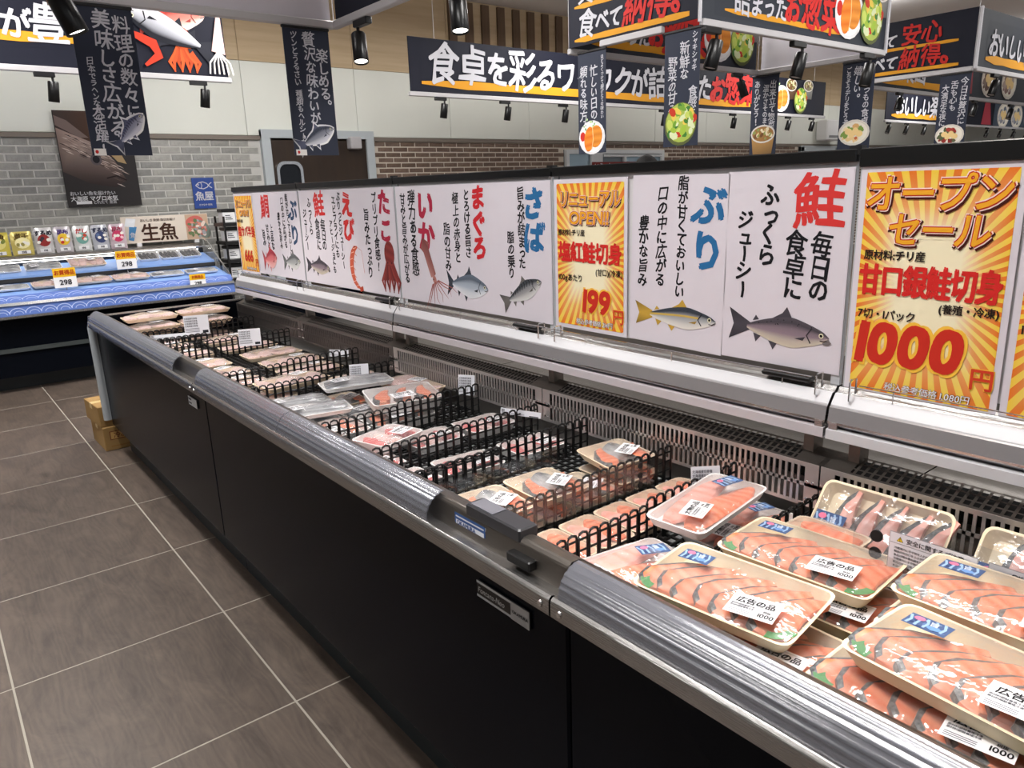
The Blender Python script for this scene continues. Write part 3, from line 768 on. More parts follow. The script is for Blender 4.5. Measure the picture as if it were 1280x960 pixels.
seafood_poster(slot(3, 0), 'white poster with blue brush letters and a grey fish beside the sea bream poster', ('ぶり', .075, .405, .10, .04, 1.25), (60, 84, 116),
    [('脂が甘くておいしい', .012, .420, .036, .99), ('口の中に広がる', -.048, .405, .036, 1.0), ('豊かな旨み', -.108, .330, .036, 1.02)],
    lambda P: fish(P, 0, .085, .22, .05, (108, 110, 112), (214, 214, 212), (120, 122, 122), .36, side=(168, 170, 170)))
seafood_poster(slot(3, 1), 'white poster with red brush character and a red sea bream picture', ('鯛', .020, .420, .125, .035, 1), REDK,
    [('上品な', .075, .270, .044, 1.), ('甘みと', .020, .270, .044, 1.), ('旨み', -.040, .240, .044, 1.)], tai)

def outlined(P, txt, cx, cy, size, layer=5, wx=1., rot=0):
    P.text(txt, cx+size*.03, cy-size*.04, size, (70, 22, 16), layer, .095, wx, .08, align='c')
    P.text(txt, cx, cy, size, (250, 222, 214), layer+1, .075, wx, .08, align='c')
    P.text(txt, cx, cy, size, (196, 52, 34), layer+2, .045, wx, .08, align='c')
    P.text(txt, cx, cy, size, (242, 172, 44), layer+3, .016, wx, .08, align='c')
def sale_poster(y_hi, label, zb, title, rows, price, note, h, w=.29, small=False):
    r, w, h = poster(y_hi, label, w, zb, h)
    P = Print(); m = .012
    burst(P, w-2*m, h-2*m, 0, h*.50, 104, -w/2+m, m)
    for t, cx, cy, s, wx in title: outlined(P, t, cx, cy, s, 5, wx)
    for t, x, cy, s, c, b, wx, al in rows: P.text(t, x, cy, s, c, 5, b, wx, 0, align=al)
    pt, px, py, ps = price
    P.text(pt, px, py, ps, (250, 196, 70), 5, .10, 1.0, .10, align='c')
    P.text(pt, px, py, ps, (206, 50, 36), 7, .045, 1.0, .10, align='c')
    P.text('円', w/2-.030, py-ps*.42, .042, (250, 196, 70), 5, .10, align='c'); P.text('円', w/2-.030, py-ps*.42, .042, (214, 66, 40), 7, .04, align='c')
    P.text(note, .02, .026, .017, (60, 30, 20), 5, .05, 1, .1, align='c'); P.text(note, .02, .026, .017, (246, 240, 240), 7, .01, 1, .1, align='c')
    P.build('print', r)
    return r
K = (40, 30, 26)
sale_poster(slot(0, 2), 'orange sunburst price poster reading 199 beside the mackerel poster', .935, [('リニューアル', 0, .376, .047, .86), ('OPEN!!', 0, .325, .046, 1.1)],
    [('原材料:チリ産', -.128, .282, .019, K, .03, .95, 'l'), ('塩紅鮭切身', 0, .226, .059, (214, 44, 40), .06, .86, 'c'), ('(甘口)(冷凍)', .13, .174, .020, K, .03, .95, 'r'), ('100gあたり', -.128, .152, .021, K, .02, 1, 'l')],
    ('199', .030, .090, .085), '税込参考価格 214円', .432)
sale_poster(.757, 'large orange sunburst price poster reading 1000', .905, [('オープン', .0, .408, .070, .92), ('セール', .01, .340, .066, .92)],
    [('原材料:チリ産', -.125, .290, .020, K, .035, .95, 'l'), ('甘口銀鮭切身', 0, .240, .062, (214, 44, 40), .06, .70, 'c'), ('(養殖・冷凍)', .13, .194, .019, K, .035, .95, 'r'), ('7切・1パック', -.128, .172, .021, K, .02, .95, 'l')],
    ('1000', -.022, .115, .108), '税込参考価格 1,080円', .462)
sale_poster(.462, 'orange sunburst price poster standing next to the poster reading 1000', .905, [('オープン', .0, .408, .066, .92), ('セール', .01, .342, .062, .92)],
    [('原材料:ノルウェー産', -.125, .290, .020, K, .035, .95, 'l'), ('塩さば切身', 0, .240, .058, (214, 44, 40), .04, .88, 'c'), ('1パック', -.128, .172, .021, K, .02, .95, 'l')],
    ('500', -.018, .110, .084), '税込参考価格 540円', .462)
sale_poster(slot(3, 2)-.005, 'orange sunburst price poster reading 666 at the end of the poster row', .925, [('リニューアル', 0, .385, .046, .86), ('OPEN!!', 0, .335, .042, 1.1)],
    [('原材料:国産', -.128, .290, .019, K, .03, .95, 'l'), ('塩サバ半身', 0, .232, .060, (214, 44, 40), .04, .86, 'c'), ('1枚', -.128, .16, .021, K, .02, 1, 'l')],
    ('666', .0, .098, .080), '税込参考価格 719円', .440)

# ================================================================== HANGING SIGNS
NAVY, SLATE = (24, 26, 42), (52, 58, 70)
BOARD = M('navy_sign_board', (24, 26, 40), .6, spec=.2); BOARDW = M('white_sign_back', (206, 202, 210), .6); BOARDS = M('slate_sign_board', (48, 53, 62), .6, spec=.25)
EDGE = M('sign_edge_white', (206, 206, 212), .5)
ZS, ZT = 2.215, 2.71
def blobs(P, cx, cy, a, b, pal, n, layer, seed, s=.12, rot=0):
    r = random.Random(seed)
    for k in range(n):
        t, q = r.uniform(0, 2*PI), math.sqrt(r.random())*.9
        P.ell(cx+a*q*math.cos(t), cy+b*q*math.sin(t), a*s*r.uniform(.6, 1.6), a*s*r.uniform(.5, 1.2), r.choice(pal), layer+.02*k, r.uniform(0, 3), 7)
GREENS = [(120, 170, 60), (168, 200, 70), (206, 220, 110), (70, 130, 56), (200, 60, 40), (236, 206, 90), (226, 236, 190)]
def croquette(P, cx, cy, s, L=3):
    P.ell(cx, cy-.04*s, .52*s, .46*s, (232, 232, 234), L); P.ell(cx, cy-.04*s, .46*s, .40*s, (250, 250, 250), L+.2)
    blobs(P, cx-.1*s, cy+.3*s, .26*s, .2*s, [(150, 190, 120), (206, 226, 170), (120, 170, 110)], 16, L+.5, 5)
    P.ell(cx-.36*s, cy-.0*s, .1*s, .13*s, (206, 52, 44), L+1); 
    P.ell(cx+.16*s, cy-.02*s, .25*s, .30*s, [(216, 128, 40) if k % 2 else (236, 154, 60) for k in range(18)], L+1.2, -.2)
    P.ell(cx-.10*s, cy-.08*s, .2*s, .34*s, [(226, 116, 30) if k % 2 else (244, 150, 56) for k in range(18)], L+1.5, -.15)
    P.stroke([(cx+.03*s, cy+.24*s), (cx+.06*s, cy-.1*s), (cx+.0*s, cy-.36*s)], .025*s, (250, 214, 150), L+1.8)
def salad(P, cx, cy, s, L=3):
    P.ell(cx, cy, .48*s, .50*s, (96, 104, 60), L, -.3); P.ell(cx+.01*s, cy+.03*s, .45*s, .45*s, (176, 196, 90), L+.3, -.3)
    blobs(P, cx, cy+.03*s, .44*s, .42*s, GREENS, 46, L+.6, 8, .2)
def tub(P, cx, cy, s, col, L=3):
    P.poly([(cx-.42*s, cy+.1*s), (cx+.42*s, cy+.1*s), (cx+.34*s, cy-.5*s), (cx-.34*s, cy-.5*s)], [col, col, lerp(col, BK, .4), lerp(col, BK, .3)], L)
    P.ell(cx, cy+.12*s, .44*s, .28*s, (226, 222, 214), L+.2); P.ell(cx, cy+.12*s, .39*s, .23*s, lerp(col, (120, 80, 40), .4), L+.4)
    blobs(P, cx, cy+.13*s, .36*s, .2*s, [(240, 226, 190), (206, 180, 120), (150, 160, 90), (120, 84, 50), (236, 206, 140)], 20, L+.6, 4, .16)
def plate_dish(P, cx, cy, s, L=3, pal=None):
    P.ell(cx, cy, .52*s, .40*s, (222, 216, 206), L); P.ell(cx, cy, .45*s, .33*s, (240, 234, 220), L+.2)
    blobs(P, cx, cy, .4*s, .28*s, pal or [(236, 206, 150), (246, 226, 180), (200, 110, 70), (130, 160, 80), (226, 180, 120)], 26, L+.6, 6, .2)
    for k in range(4): P.ell(cx+(-.18+.12*k)*s, cy+(.04*(-1)**k)*s, .12*s, .1*s, (244, 214, 150), L+2, k)
def dishes(P, x, y, s, sx=1.):
    tub(P, x-.15*s*sx, y+.26*s, s*.75, (110, 80, 56), 3); tub(P, x+.55*s*sx, y+.28*s, s*.7, (150, 150, 146), 4)
    croquette(P, x-.55*s*sx, y-.08*s, s*.92, 6); salad(P, x+.22*s*sx, y-.14*s, s*.85, 9)
def underline(P, x0, x1, y, t, rise=0, layer=2):
    n = 10; up = []; lo = []
    for k in range(n+1):
        u = k/n; x = x0+(x1-x0)*u
        w = t*(.35 if k == 0 else .8 if k == n else 1)*(1+.12*math.sin(k*2.3))
        up.append((x, y+rise*(x-x0)+w*.5)); lo.append((x, y+rise*(x-x0)-w*.5))
    P.poly(lo+list(reversed(up)), (222, 156, 40), layer)

def board(parent, name, x0, y0, x1, y1, mat, edge=True):
    """vertical sign board between two floor points, seen face to the right-hand side of p0->p1 reversed; returns a frame whose x runs p0->p1"""
    d = Vector((x1-x0, y1-y0, 0)); L = d.length; a = math.atan2(d.y, d.x)
    o = MB().box(0, L, 0, .012, ZS+.02, ZT).build(name, mat, parent)
    o.location = Vector((x0, y0, 0))-parent.location; o.rotation_euler = (0, 0, a)
    return o, L
def sign_rail(parent, x0, y0, x1, y1):
    d = Vector((x1-x0, y1-y0, 0)); L = d.length; a = math.atan2(d.y, d.x)
    o = MB().chbox(0, L, -.018, .018, ZS-.018, ZS+.022, .005).build('rail', ALU, parent)
    o.location = Vector((x0, y0, 0))-parent.location; o.rotation_euler = (0, 0, a)
    return o
def wire(parent, x, y):
    o = MB().tube([(0, 0, ZS), (0, 0, 3.44)], .0025, 5).build('hanging_wire', ALU, parent)
    o.location = Vector((x, y, 0))-parent.location
    return o
def put(P, name, b):
    if name == 'lettering':
        xs = [v[0] for v in P.v]; zs = [v[2] for v in P.v]
        P.rect(min(xs), max(xs), max(min(zs), ZS+.025), min(max(zs), ZT-.002), (24, 26, 40) if b.data.materials[0] == BOARD else (48, 53, 62), .5)
    return P.build(name, b)
def scrawl(P, txt, x, y, size, col, bold=.03, kana=.74, rise=0.): return P.text(txt, x, y, size, col, 3, bold, .92, .1, kana, rise=rise, jit=.09)

# --- sign frame above the near end of the aisle (fish corner)
f = thing('hanging_sign_box', 'hanging white railed sign frame with blank pale board, carrying two fish banners', 'sign frame', (.9, 3.41, 0))
FX0, FX1, FY0, FY1 = -.2, 2.0, 2.65, 3.95
for a in ((FX0, FY1, FX1, FY1), (FX1, FY0, FX1, FY1), (FX0, FY0, FX1, FY0), (FX0, FY0, FX0, FY1)): sign_rail(f, *a)
board(f, 'sign_board', FX0+.03, FY1, FX1-.02, FY1, BOARDW); board(f, 'sign_board', FX1, FY0+.03, FX1, FY1-.05, BOARD); board(f, 'sign_board', FX0, FY0+.02, FX0, FY1-.03, BOARD)
board(f, 'sign_board', FX0+.03, FY0, FX1-.03, FY0, BOARD)
sign_rail(f, .605, FY0, .605, FY1)
for x in (FX0, FX1):
    for y in (FY0, FY1): wire(f, x, y)

# --- delicatessen frame
f = thing('hanging_sign_box', 'hanging sign frame with red brush lettering and croquette and salad pictures', 'sign frame', (4.8, 3.41, 0))
FX0, FX1, FY0, FY1 = 3.70, 5.89, 2.87, 3.93
sign_rail(f, FX0, FY0+.25, FX0, FY1-.30)
for a in ((FX0+.03, FY0, FX1, FY0), (FX0, FY1, FX1, FY1), (FX1, FY0, FX1, FY1)): sign_rail(f, *a)
b, L = board(f, 'sign_board', FX0, FY1, FX0, FY0, BOARD)
P = Print(); P.rz = .0012
scrawl(P, '買って', .10, ZS+.335, .15, WH, .03); scrawl(P, '安心。', .46, ZS+.36, .19, RD, .035); underline(P, .06, .98, ZS+.255, .03, 0)
scrawl(P, '食べて', .10, ZS+.145, .17, WH, .03); scrawl(P, '納得。', .50, ZS+.160, .20, RD, .035); underline(P, .06, 1.00, ZS+.055, .034, 0); put(P, 'lettering', b)
b, L = board(f, 'sign_board', FX0+.02, FY0, FX1, FY0, BOARDS)
P = Print(); P.rz = .0012
scrawl(P, '食卓を彩るワクワクが', .12, ZS+.38, .15, WH, .025); scrawl(P, '詰まった', .30, ZS+.16, .19, WH, .025); scrawl(P, 'お惣菜!', .84, ZS+.19, .27, RD, .045); underline(P, .22, 1.55, ZS+.09, .03, -.006); put(P, 'lettering', b)
P = Print(); P.rz = .0012; dishes(P, 1.84, ZS+.265, .40); put(P, 'picture', b)
b, L = board(f, 'sign_board', FX0+.03, FY1, FX1-.03, FY1, BOARDS)
P = Print(); P.rz = .0012
scrawl(P, '詰まった', .20, ZS+.17, .2, WH, .03); scrawl(P, 'お惣菜!', .75, ZS+.2, .28, RD, .05); underline(P, .15, 1.45, ZS+.08, .05); put(P, 'lettering', b)
P = Print(); P.rz = .0012; dishes(P, 1.82, ZS+.265, .40); put(P, 'picture', b)
board(f, 'sign_board', FX1, FY1-.03, FX1, FY0+.05, BOARDW)
for x in (FX0, FX1):
    for y in (FY0, FY1): wire(f, x, y)
MB().box(-.006, .006, -.02, -.008, ZS, ZT).build('edge_strip', EDGE, f).location = (FX0-4.8, FY0-3.41, 0)
MB().box(-.012, .012, -.02, -.008, ZS, ZT).build('edge_strip', EDGE, f).location = (FX1-4.8, FY0-3.41, 0)

# --- far frame
f = thing('hanging_sign_box', 'long hanging sign frame with dark red lettering boards beyond the salad picture board', 'sign frame', (10.2, 3.41, 0))
FX0, FX1, FY0, FY1 = 7.50, 13.0, 2.86, 4.0
for a in ((FX0, FY0, FX0, FY1), (FX0+.04, FY0, FX1, FY0), (FX0, FY1, FX1, FY1)): sign_rail(f, *a)
b, L = board(f, 'sign_board', FX0, FY1, FX0, FY0, BOARD)
P = Print(); P.rz = .0025
scrawl(P, '買って', .10, ZS+.335, .16, WH, .03); scrawl(P, '安心', .50, ZS+.36, .20, (196, 44, 38), .035); underline(P, .06, 1.0, ZS+.255, .026)
scrawl(P, '食べて', .10, ZS+.145, .17, WH, .03); scrawl(P, '納得。', .50, ZS+.160, .20, (196, 44, 38), .035); underline(P, .06, 1.02, ZS+.055, .03); put(P, 'lettering', b)
for yy, nm in ((FY0, 0), (FY1, 1)):
    b, L = board(f, 'sign_board', FX0+.03, yy, FX1, yy, BOARDS)
    P = Print(); P.rz = .0025
    scrawl(P, 'おいしい楽園', .25, ZS+.24, .32, WH, .03); underline(P, .2, 2.3, ZS+.10, .07, -.01); put(P, 'lettering', b)
    P = Print(); P.rz = .0025; P.poly([(2.7, ZS+.06), (3.0, ZS+.06), (2.95, ZS+.46), (2.75, ZS+.46)], (150, 62, 70), 2); plate_dish(P, 3.5, ZS+.24, .5, 3, [(110, 84, 76), (150, 130, 120), (90, 70, 66)]); plate_dish(P, 4.15, ZS+.24, .5, 3, [(150, 120, 116), (190, 170, 160), (120, 70, 70)]); put(P, 'picture', b)
for x in (FX0, FX1):
    for y in (FY0, FY1): wire(f, x, y)
MB().box(-.012, .012, -.03, -.01, ZS, ZT).build('edge_strip', EDGE, f).location = (FX0-10.2, FY0-3.41, 0)

# --- wall row boards
def row_board(x0, x1, y, label):
    f = thing('hanging_sign', label, 'sign', ((x0+x1)/2, y, 0))
    b, L = board(f, 'sign_board', x0, y, x1, y, BOARD); sign_rail(f, x0-.02, y, x1+.02, y)
    for x in (x0+.3, (x0+x1)/2, x1-.3): wire(f, x, y+.02)
    return f, b, L
f, b, L = row_board(3.89, 11.15, 6.26, 'very long navy sign with white and red brush lettering above the brown bricks')
P = Print(); P.rz = .0025
underline(P, .12, 5.35, ZS+.105, .075, 0)
P.rz = .0025
scrawl(P, '食卓を彩るワクワクが詰まった', .20, ZS+.27, .37, WH, .03, .86); scrawl(P, 'お惣菜!', 4.45, ZS+.27, .38, RD, .05, .9); put(P, 'lettering', b)
P = Print(); P.rz = .0025; dishes(P, 6.42, ZS+.265, .42, 1.5); put(P, 'picture', b)
f, b, L = row_board(13.1, 21.0, 6.26, 'distant navy sign with white brush lettering and grey dish pictures')
P = Print(); P.rz = .004; underline(P, .2, 2.6, ZS+.10, .08); scrawl(P, 'おいしい楽園', .3, ZS+.27, .42, WH, .03, .86); put(P, 'lettering', b)
P = Print(); P.rz = .004
P.poly([(4.0, ZS+.04), (4.5, ZS+.04), (4.35, ZS+.46), (4.1, ZS+.46)], (170, 60, 74), 2); P.rect(4.6, 7.8, ZS+.03, ZS+.48, (70, 80, 94), 2)
for k in range(4): plate_dish(P, 5.1+.75*k, ZS+.24, .62, 3, [(150, 150, 160), (190, 190, 196), (100, 108, 124)])
put(P, 'picture', b)
f, b, L = row_board(-2.3, 2.17, 6.12, 'navy sign with octopus, shrimp and tuna artwork above the fresh fish counter')
P = Print(); P.rz = .002
underline(P, .3, 3.45, ZS+.20, .06); scrawl(P, '旬の', .8, ZS+.30, .30, WH, .03); scrawl(P, '新鮮', 1.55, ZS+.32, .36, RD, .05); scrawl(P, '魚', 2.66, ZS+.32, .36, RD, .06); scrawl(P, 'が豊富', 3.04, ZS+.29, .25, WH, .03, .7); put(P, 'lettering', b)
P = Print(); P.rz = .002
fish(P, 4.10, ZS+.40, .50, .18, (206, 70, 60), (240, 220, 212), (206, 80, 70), .34, 2, side=(232, 140, 126))
fish(P, 4.10, ZS+.30, .66, 2.75, (28, 30, 40), (226, 226, 230), (40, 42, 52), .30, 5, side=(196, 198, 206))
P.poly([(4.36, ZS+.20), (4.42, ZS+.44), (4.45, ZS+.44), (4.46, ZS+.18)], (226, 190, 184), 9)
for k in range(6): P.stroke([(4.41, ZS+.2), (4.34+.03*k, ZS+.12), (4.33+.035*k, ZS+.04)], .012, (226, 220, 216), 9)
octopus(P, 4.16, ZS+.19, .30, (216, 92, 44), (170, 62, 30))
P.stroke([(3.76, ZS+.30), (3.86, ZS+.26), (3.95, ZS+.22), (3.98, ZS+.14), (3.88, ZS+.07)], [.02, .05, .07, .06, .02], (206, 62, 40), 9)
put(P, 'picture', b)

# --- hanging banners
BANM = M('slate_banner', (50, 55, 70), .55)
def banner(x, y, rz, label, cols, art, w=.255, h=.632, rz_=0):
    o = thing('hanging_banner', label, 'banner', (x, y, 2.184-h), rz)
    MB().box(-w/2, w/2, 0, .002, 0, h).build('cloth', BANM, o)
    P = Print(); P.rz = .0006; P.rect(-w/2+.001, w/2-.001, .001, h-.006, (50, 55, 70), 1)
    for t, cx, top, sz in cols: P.vtext(t, cx, top, sz, WH, 2, .02, .98, .95, .06, .86, .06)
    P.build('lettering', o)
    P = Print(); P.rz = .0006; art(P); P.build('picture', o)
    MB().chbox(-w/2-.004, w/2+.004, -.006, .008, h-.004, h+.010, .002).build('top_clip', BLACK, o)
    return o
def fish_b1(P):
    fish(P, .042, .108, .215, .85, (236, 236, 240), (250, 250, 250), (236, 236, 240), .40, 2); fish(P, .042, .108, .20, .85, (96, 100, 130), (226, 226, 234), (90, 94, 116), .33, 4, stripes=True)
    P.rect(-.12, -.07, .0, .03, (240, 236, 232), 8); P.ell(-.108, .016, .007, .008, RD, 9)
def fish_b2(P):
    fish(P, .0, .090, .25, .45, (236, 236, 240), (250, 250, 250), (236, 236, 240), .42, 2); fish(P, .0, .090, .235, .45, (70, 76, 92), (226, 226, 234), (90, 94, 116), .36, 4, spots=25)
    P.rect(-.12, -.06, .0, .03, (240, 236, 232), 8); P.ell(-.105, .016, .007, .008, RD, 9)
banner(.862, 3.935, 0, 'slate banner with white brush lettering and a leaping striped fish', [('料理の数々に。', .075, .60, .078), ('美味しさ広がる', -.005, .62, .085), ('日本でラヘンなだの', -.075, .42, .034), ('大活躍!', -.075, .22, .055)], fish_b1)
banner(1.826, 3.935, 0, 'slate banner with white brush lettering and a plump mackerel head up', [('楽しめる。', .08, .54, .072), ('贅沢な味わいが', .01, .615, .072), ('ツンとうるさい', -.07, .615, .045), ('種類もヘルシーな', -.07, .33, .040)], fish_b2)
banner(3.685, 3.70, -PI/2, 'slate banner with a golden croquette picture', [('忙しい日の', .02, .55, .075), ('頼れる味方。', -.075, .55, .075), ('ほどよくつけて揚げたての味わい', .095, .60, .030)], lambda P: croquette(P, .0, .110, .235))
banner(3.685, 2.965, -PI/2, 'slate banner with a green salad bowl picture', [('シャキシャキ', .09, .62, .045), ('食感と', .085, .33, .062), ('新鮮な', .02, .575, .075), ('野菜の甘み。', -.065, .50, .068)], lambda P: salad(P, .0, .125, .245))
banner(5.875, 3.84, -PI/2, 'slate banner with a wooden pot of stew picture', [('出来立て惣菜を', .075, .59, .068), ('温かさそのまま', .01, .56, .06), ('ありがとう!', -.075, .60, .07)], lambda P: tub(P, 0, .135, .265, (196, 150, 90)))
banner(5.875, 3.04, -PI/2, 'slate banner with a pale round dish of slices', [('いつもの食卓へ', .075, .50, .062), ('嬉しい。', .0, .60, .072), ('ごちそうデリをどうぞ', -.075, .60, .05)], lambda P: plate_dish(P, 0, .12, .24))
banner(7.485, 2.985, -PI/2, 'slate banner with a dark platter of red roast meat', [('今日は贅沢に', .08, .60, .07), ('舌も心も', .0, .58, .07), ('大満足な夜に', -.075, .55, .062)], lambda P: plate_dish(P, 0, .12, .235, 3, [(150, 50, 44), (176, 70, 60), (110, 60, 50), (90, 100, 70)]))

# --- track spotlights
LENS = M('lamp_lens', (255, 250, 240), .3, emit=6.0)
LENSOFF = M('lamp_lens_dim', (200, 200, 200), .3)
def spot_proto(on):
    r = thing('spotlight', 'black cylinder spotlight', 'spotlight')
    MB().chbox(-.062, .062, -.017, .017, -.030, 0, .003).build('track_adapter', BLACKM, r)
    MB().tube([(.045, 0, -.03), (.045, 0, -.058)], .008, 8).build('stem', BLACKM, r)
    return r
def head_mesh():
    n = 22
    return (MB().lathe([(.004, .0), (.030, .0), (.0335, -.006), (.0345, -.13), (.033, -.132), (.030, -.128)], n, 0, True, False).mesh('lamp_head', BLACKM, True),
            MB().lathe([(.0295, -.124), (.02, -.122), (.002, -.121)], n, 0, False, True).mesh('lens', LENS))
HM, LM = head_mesh()
LM_OFF = LM.copy(); LM_OFF.materials[0] = LENSOFF
def spotlight(x, y, rz, tx, ty, label, group=None, lit=False, power=0, z=ZS-.018, s=1.):
    r = spot_proto(lit); r.location = (x, y, z); r.rotation_euler = (0, 0, rz); r.scale = (s, s, s)
    tag(r, label, 'spotlight', group)
    h = link('lamp_head', HM, r); h.location = (.045, 0, -.055); h.rotation_euler = (tx, ty, 0)
    link('lens', LM if lit else LM_OFF, h)
    if power:
        l = bpy.data.lights.new('spot_beam', 'SPOT'); l.energy = power; l.spot_size = math.radians(70); l.spot_blend = .6; l.shadow_soft_size = .03; l.color = (1, .95, .88)
        o = link('spot_beam', l, h); o.location = (0, 0, -.14)
    return r
spotlight(.605, 3.40, PI/2, -.36, .1, 'tilted lit spotlight above the leaping striped fish banner', None, True, 26, s=1.25)
spotlight(2.0, 3.64, PI/2, .10, .25, 'lit spotlight beside the mackerel banner, aimed down', None, True, 26, s=1.12)
spotlight(2.0, 2.755, PI/2, .08, .2, 'lit spotlight at the open end of the pale sign frame', None, True, 26, s=1.12)
spotlight(1.6, .9, PI/2, .3, .1, 'lit ceiling spotlight above the salmon slice trays', None, True, 60, z=3.44)  # spotlight added out of view for its light on the salmon trays
spotlight(3.81, 2.86, 0, .1, .22, 'unlit spotlight beside the green salad banner', None, False, 0, s=1.2)
spotlight(4.72, 2.86, 0, .1, .25, 'unlit spotlight under the middle of the salad picture board', None, False, 0, s=1.2)
spotlight(5.63, 2.86, 0, .1, .2, 'unlit spotlight beside the pale round dish banner', None, False, 0, s=1.2)
spotlight(5.60, 3.93, 0, -.2, -.3, 'spotlight inside the frame beside the wooden pot banner', None, True, 0)
for x, w_ in ((4.20, 'first large white character'), (4.98, 'second and third white characters'), (5.78, 'fourth and fifth white characters'), (7.42, 'middle white characters'), (8.83, 'red characters')): spotlight(x, 6.24, 0, .12, .1, 'small black spotlight under the '+w_+' of the long navy sign', None, False, 0)
spotlight(10.15, 6.24, 0, .12, .25, 'small black spotlight under the croquette at the end of the long navy sign'); spotlight(10.78, 6.24, 0, .12, .25, 'small black spotlight under the salad bowl at the end of the long navy sign')
spotlight(.93, 6.10, 0, .1, .1, 'small black spotlight half behind the leaping striped fish banner'); spotlight(1.93, 6.10, 0, .1, .1, 'small black spotlight under the octopus picture of the fish counter sign')
for x in (13.2, 13.85, 14.55, 17.4, 18.1, 18.85, 19.6): spotlight(x, 6.24, 0, .12, .4, 'tiny black spotlight under the distant navy sign', 'spotlights under the distant sign', False, 0)
for x in (7.95, 9.0): spotlight(x, 2.84, 0, .12, .3, 'black spotlight under the near board of the far sign frame', 'spotlights under the far frame near side', False, 0)
for x in (8.6, 10.6, 11.8): spotlight(x, 3.98, 0, .12, .3, 'black spotlight under the rear board of the far sign frame', 'spotlights under the far frame rear side', False, 0)

# ================================================================== PACKED FISH
def tray_mesh(w, d, h, mat, fl=.014, r=.018):
    f = lambda a, b, z, rad: [(x, y, z) for x, y in rr(a, b, rad)]
    mb = MB().loft([f(w-2*fl, d-2*fl, 0, r*.8), f(w-.004, d-.004, h-.003, r), f(w, d, h, r), f(w-.010, d-.010, h, r*.9), f(w-2*fl-.006, d-2*fl-.006, .004, r*.7)], True, True)
    return mb.mesh('tray', mat, True)
def film_mesh(w, d, h, dome, seed, mat=None):
    r = random.Random(seed); ph = [r.uniform(0, 6) for _ in range(6)]
    def fn(u, v):
        a, b = 2*u-1, 2*v-1
        e = (1-abs(a)**4)*(1-abs(b)**4)
        z = h+.0012+dome*e+e*.003*(math.sin(7*a+ph[0]+2*b)+math.sin(9*b+ph[1]-3*a)*.7)
        cx = 1-.06*(abs(a)*abs(b))**3
        return (a*w/2*.985*cx, b*d/2*.985*cx, z)
    return MB().grid(fn, 14, 10).mesh('film', mat or FILM, True)
def slice_mesh(L, W, t, flesh, skin=True, seed=0, sk=.0075):
    """salmon steak: long axis y (fat end at -y), skin along -x"""
    r = random.Random(seed)
    out = [(.30*W, .50*L), (.02*W, .36*L), (-.22*W, .16*L), (-.40*W, -.10*L), (-.46*W, -.30*L), (-.34*W, -.45*L), (-.10*W, -.50*L)]
    inn = [(.20*W, -.46*L), (.42*W, -.32*L), (.46*W, -.12*L), (.36*W, .08*L), (.36*W, .30*L), (.44*W, .48*L)]
    out = [(x+r.uniform(-.03, .03)*W, y+r.uniform(-.02, .02)*L) for x, y in out]
    pts = out+inn; n = len(pts); k = len(out)
    mb = MB(); b = 0
    cx, cy = .03*W, -.04*L
    def ins(p, d): dx, dy = cx-p[0], cy-p[1]; q = math.hypot(dx, dy); return (p[0]+dx/q*d, p[1]+dy/q*d)
    bot = [(x, y, 0) for x, y in pts]; rim = [(x, y, t*.72) for x, y in pts]
    top1 = [(*ins(p, sk if i < k else .003), t*.97) for i, p in enumerate(pts)]
    top2 = [(cx+(p[0]-cx)*.55, cy+(p[1]-cy)*.55, t*1.08) for p in top1]
    mb.v = bot+rim+top1+top2+[(cx, cy, t*1.1)]
    for i in range(n):
        j = (i+1) % n; m = 1 if (i < k-1) and skin else 0
        mb.f += [(i, j, n+j, n+i), (n+i, n+j, 2*n+j, 2*n+i), (2*n+i, 2*n+j, 3*n+j, 3*n+i), (3*n+i, 3*n+j, 4*n)]; mb.m += [m, m, 0, 0]
    mb.f.append(tuple(reversed(range(n)))); mb.m.append(0)
    return mb.mesh('slice', [flesh, SKIN], True)
def fillet_mesh(L, W, t, mat, seed):
    r = random.Random(seed); p1, p2 = r.uniform(0, 6), r.uniform(0, 6)
    def ring(s):
        y = (s-.5)*L; w = W/2*(1-abs(2*s-1)**2.4)**.5*(.75+.25*s)+.004; o = .06*W*math.sin(5*s+p1)
        return [(o+w*math.cos(a), y, max(0, t*(.42+.06*math.sin(6*s+p2)))*(1+math.copysign(abs(math.sin(a))**.6, math.sin(a)))) for a in [2*PI*k/10 for k in range(10)]]
    return MB().loft([ring(.01+.98*i/9) for i in range(10)], True, True).mesh('fillet', mat, True)
def price_print(w=.075, h=.052, head='広告の品', price='1000'):
    P = Print(); P.rz = .0003
    P.rect(0, w, 0, h, (244, 243, 246), 1)
    P.text(head, w/2, h*.70, h*.29, INKB, 2, .035, .98, align='c')
    for k in range(2): P.text('原材料銀鮭養殖冷凍', .004, h*(.47-.1*k), h*.085, (70, 70, 78), 2, .02, .9)
    for k in range(3): P.rect(.004, w*.5, h*(.20-.065*k), h*(.225-.065*k), (110, 110, 120), 2)
    P.text(price, w*.97, h*.22, h*.24, INKB, 2, .02, 1, align='r'); P.text('税抜', w*.72, h*.40, h*.11, INKB, 2, .02)
    P.poly([(0, h*.9), (w, h*.9), (w, h*.915), (0, h*.915)], (180, 180, 186), 2)
    return P
def flat(P):
    """turn a print made for an upright sign so that it lies face up"""
    P.v = [(x, z, -y) for x, y, z in P.v]; return P
PRICE = flat(price_print()).mesh('price_label')
PRICE_S = flat(price_print(.066, .046, '広告の品', '199')).mesh('price_label')
PRICE_T = flat(price_print(.060, .048, '太物の品', '298')).mesh('price_label')
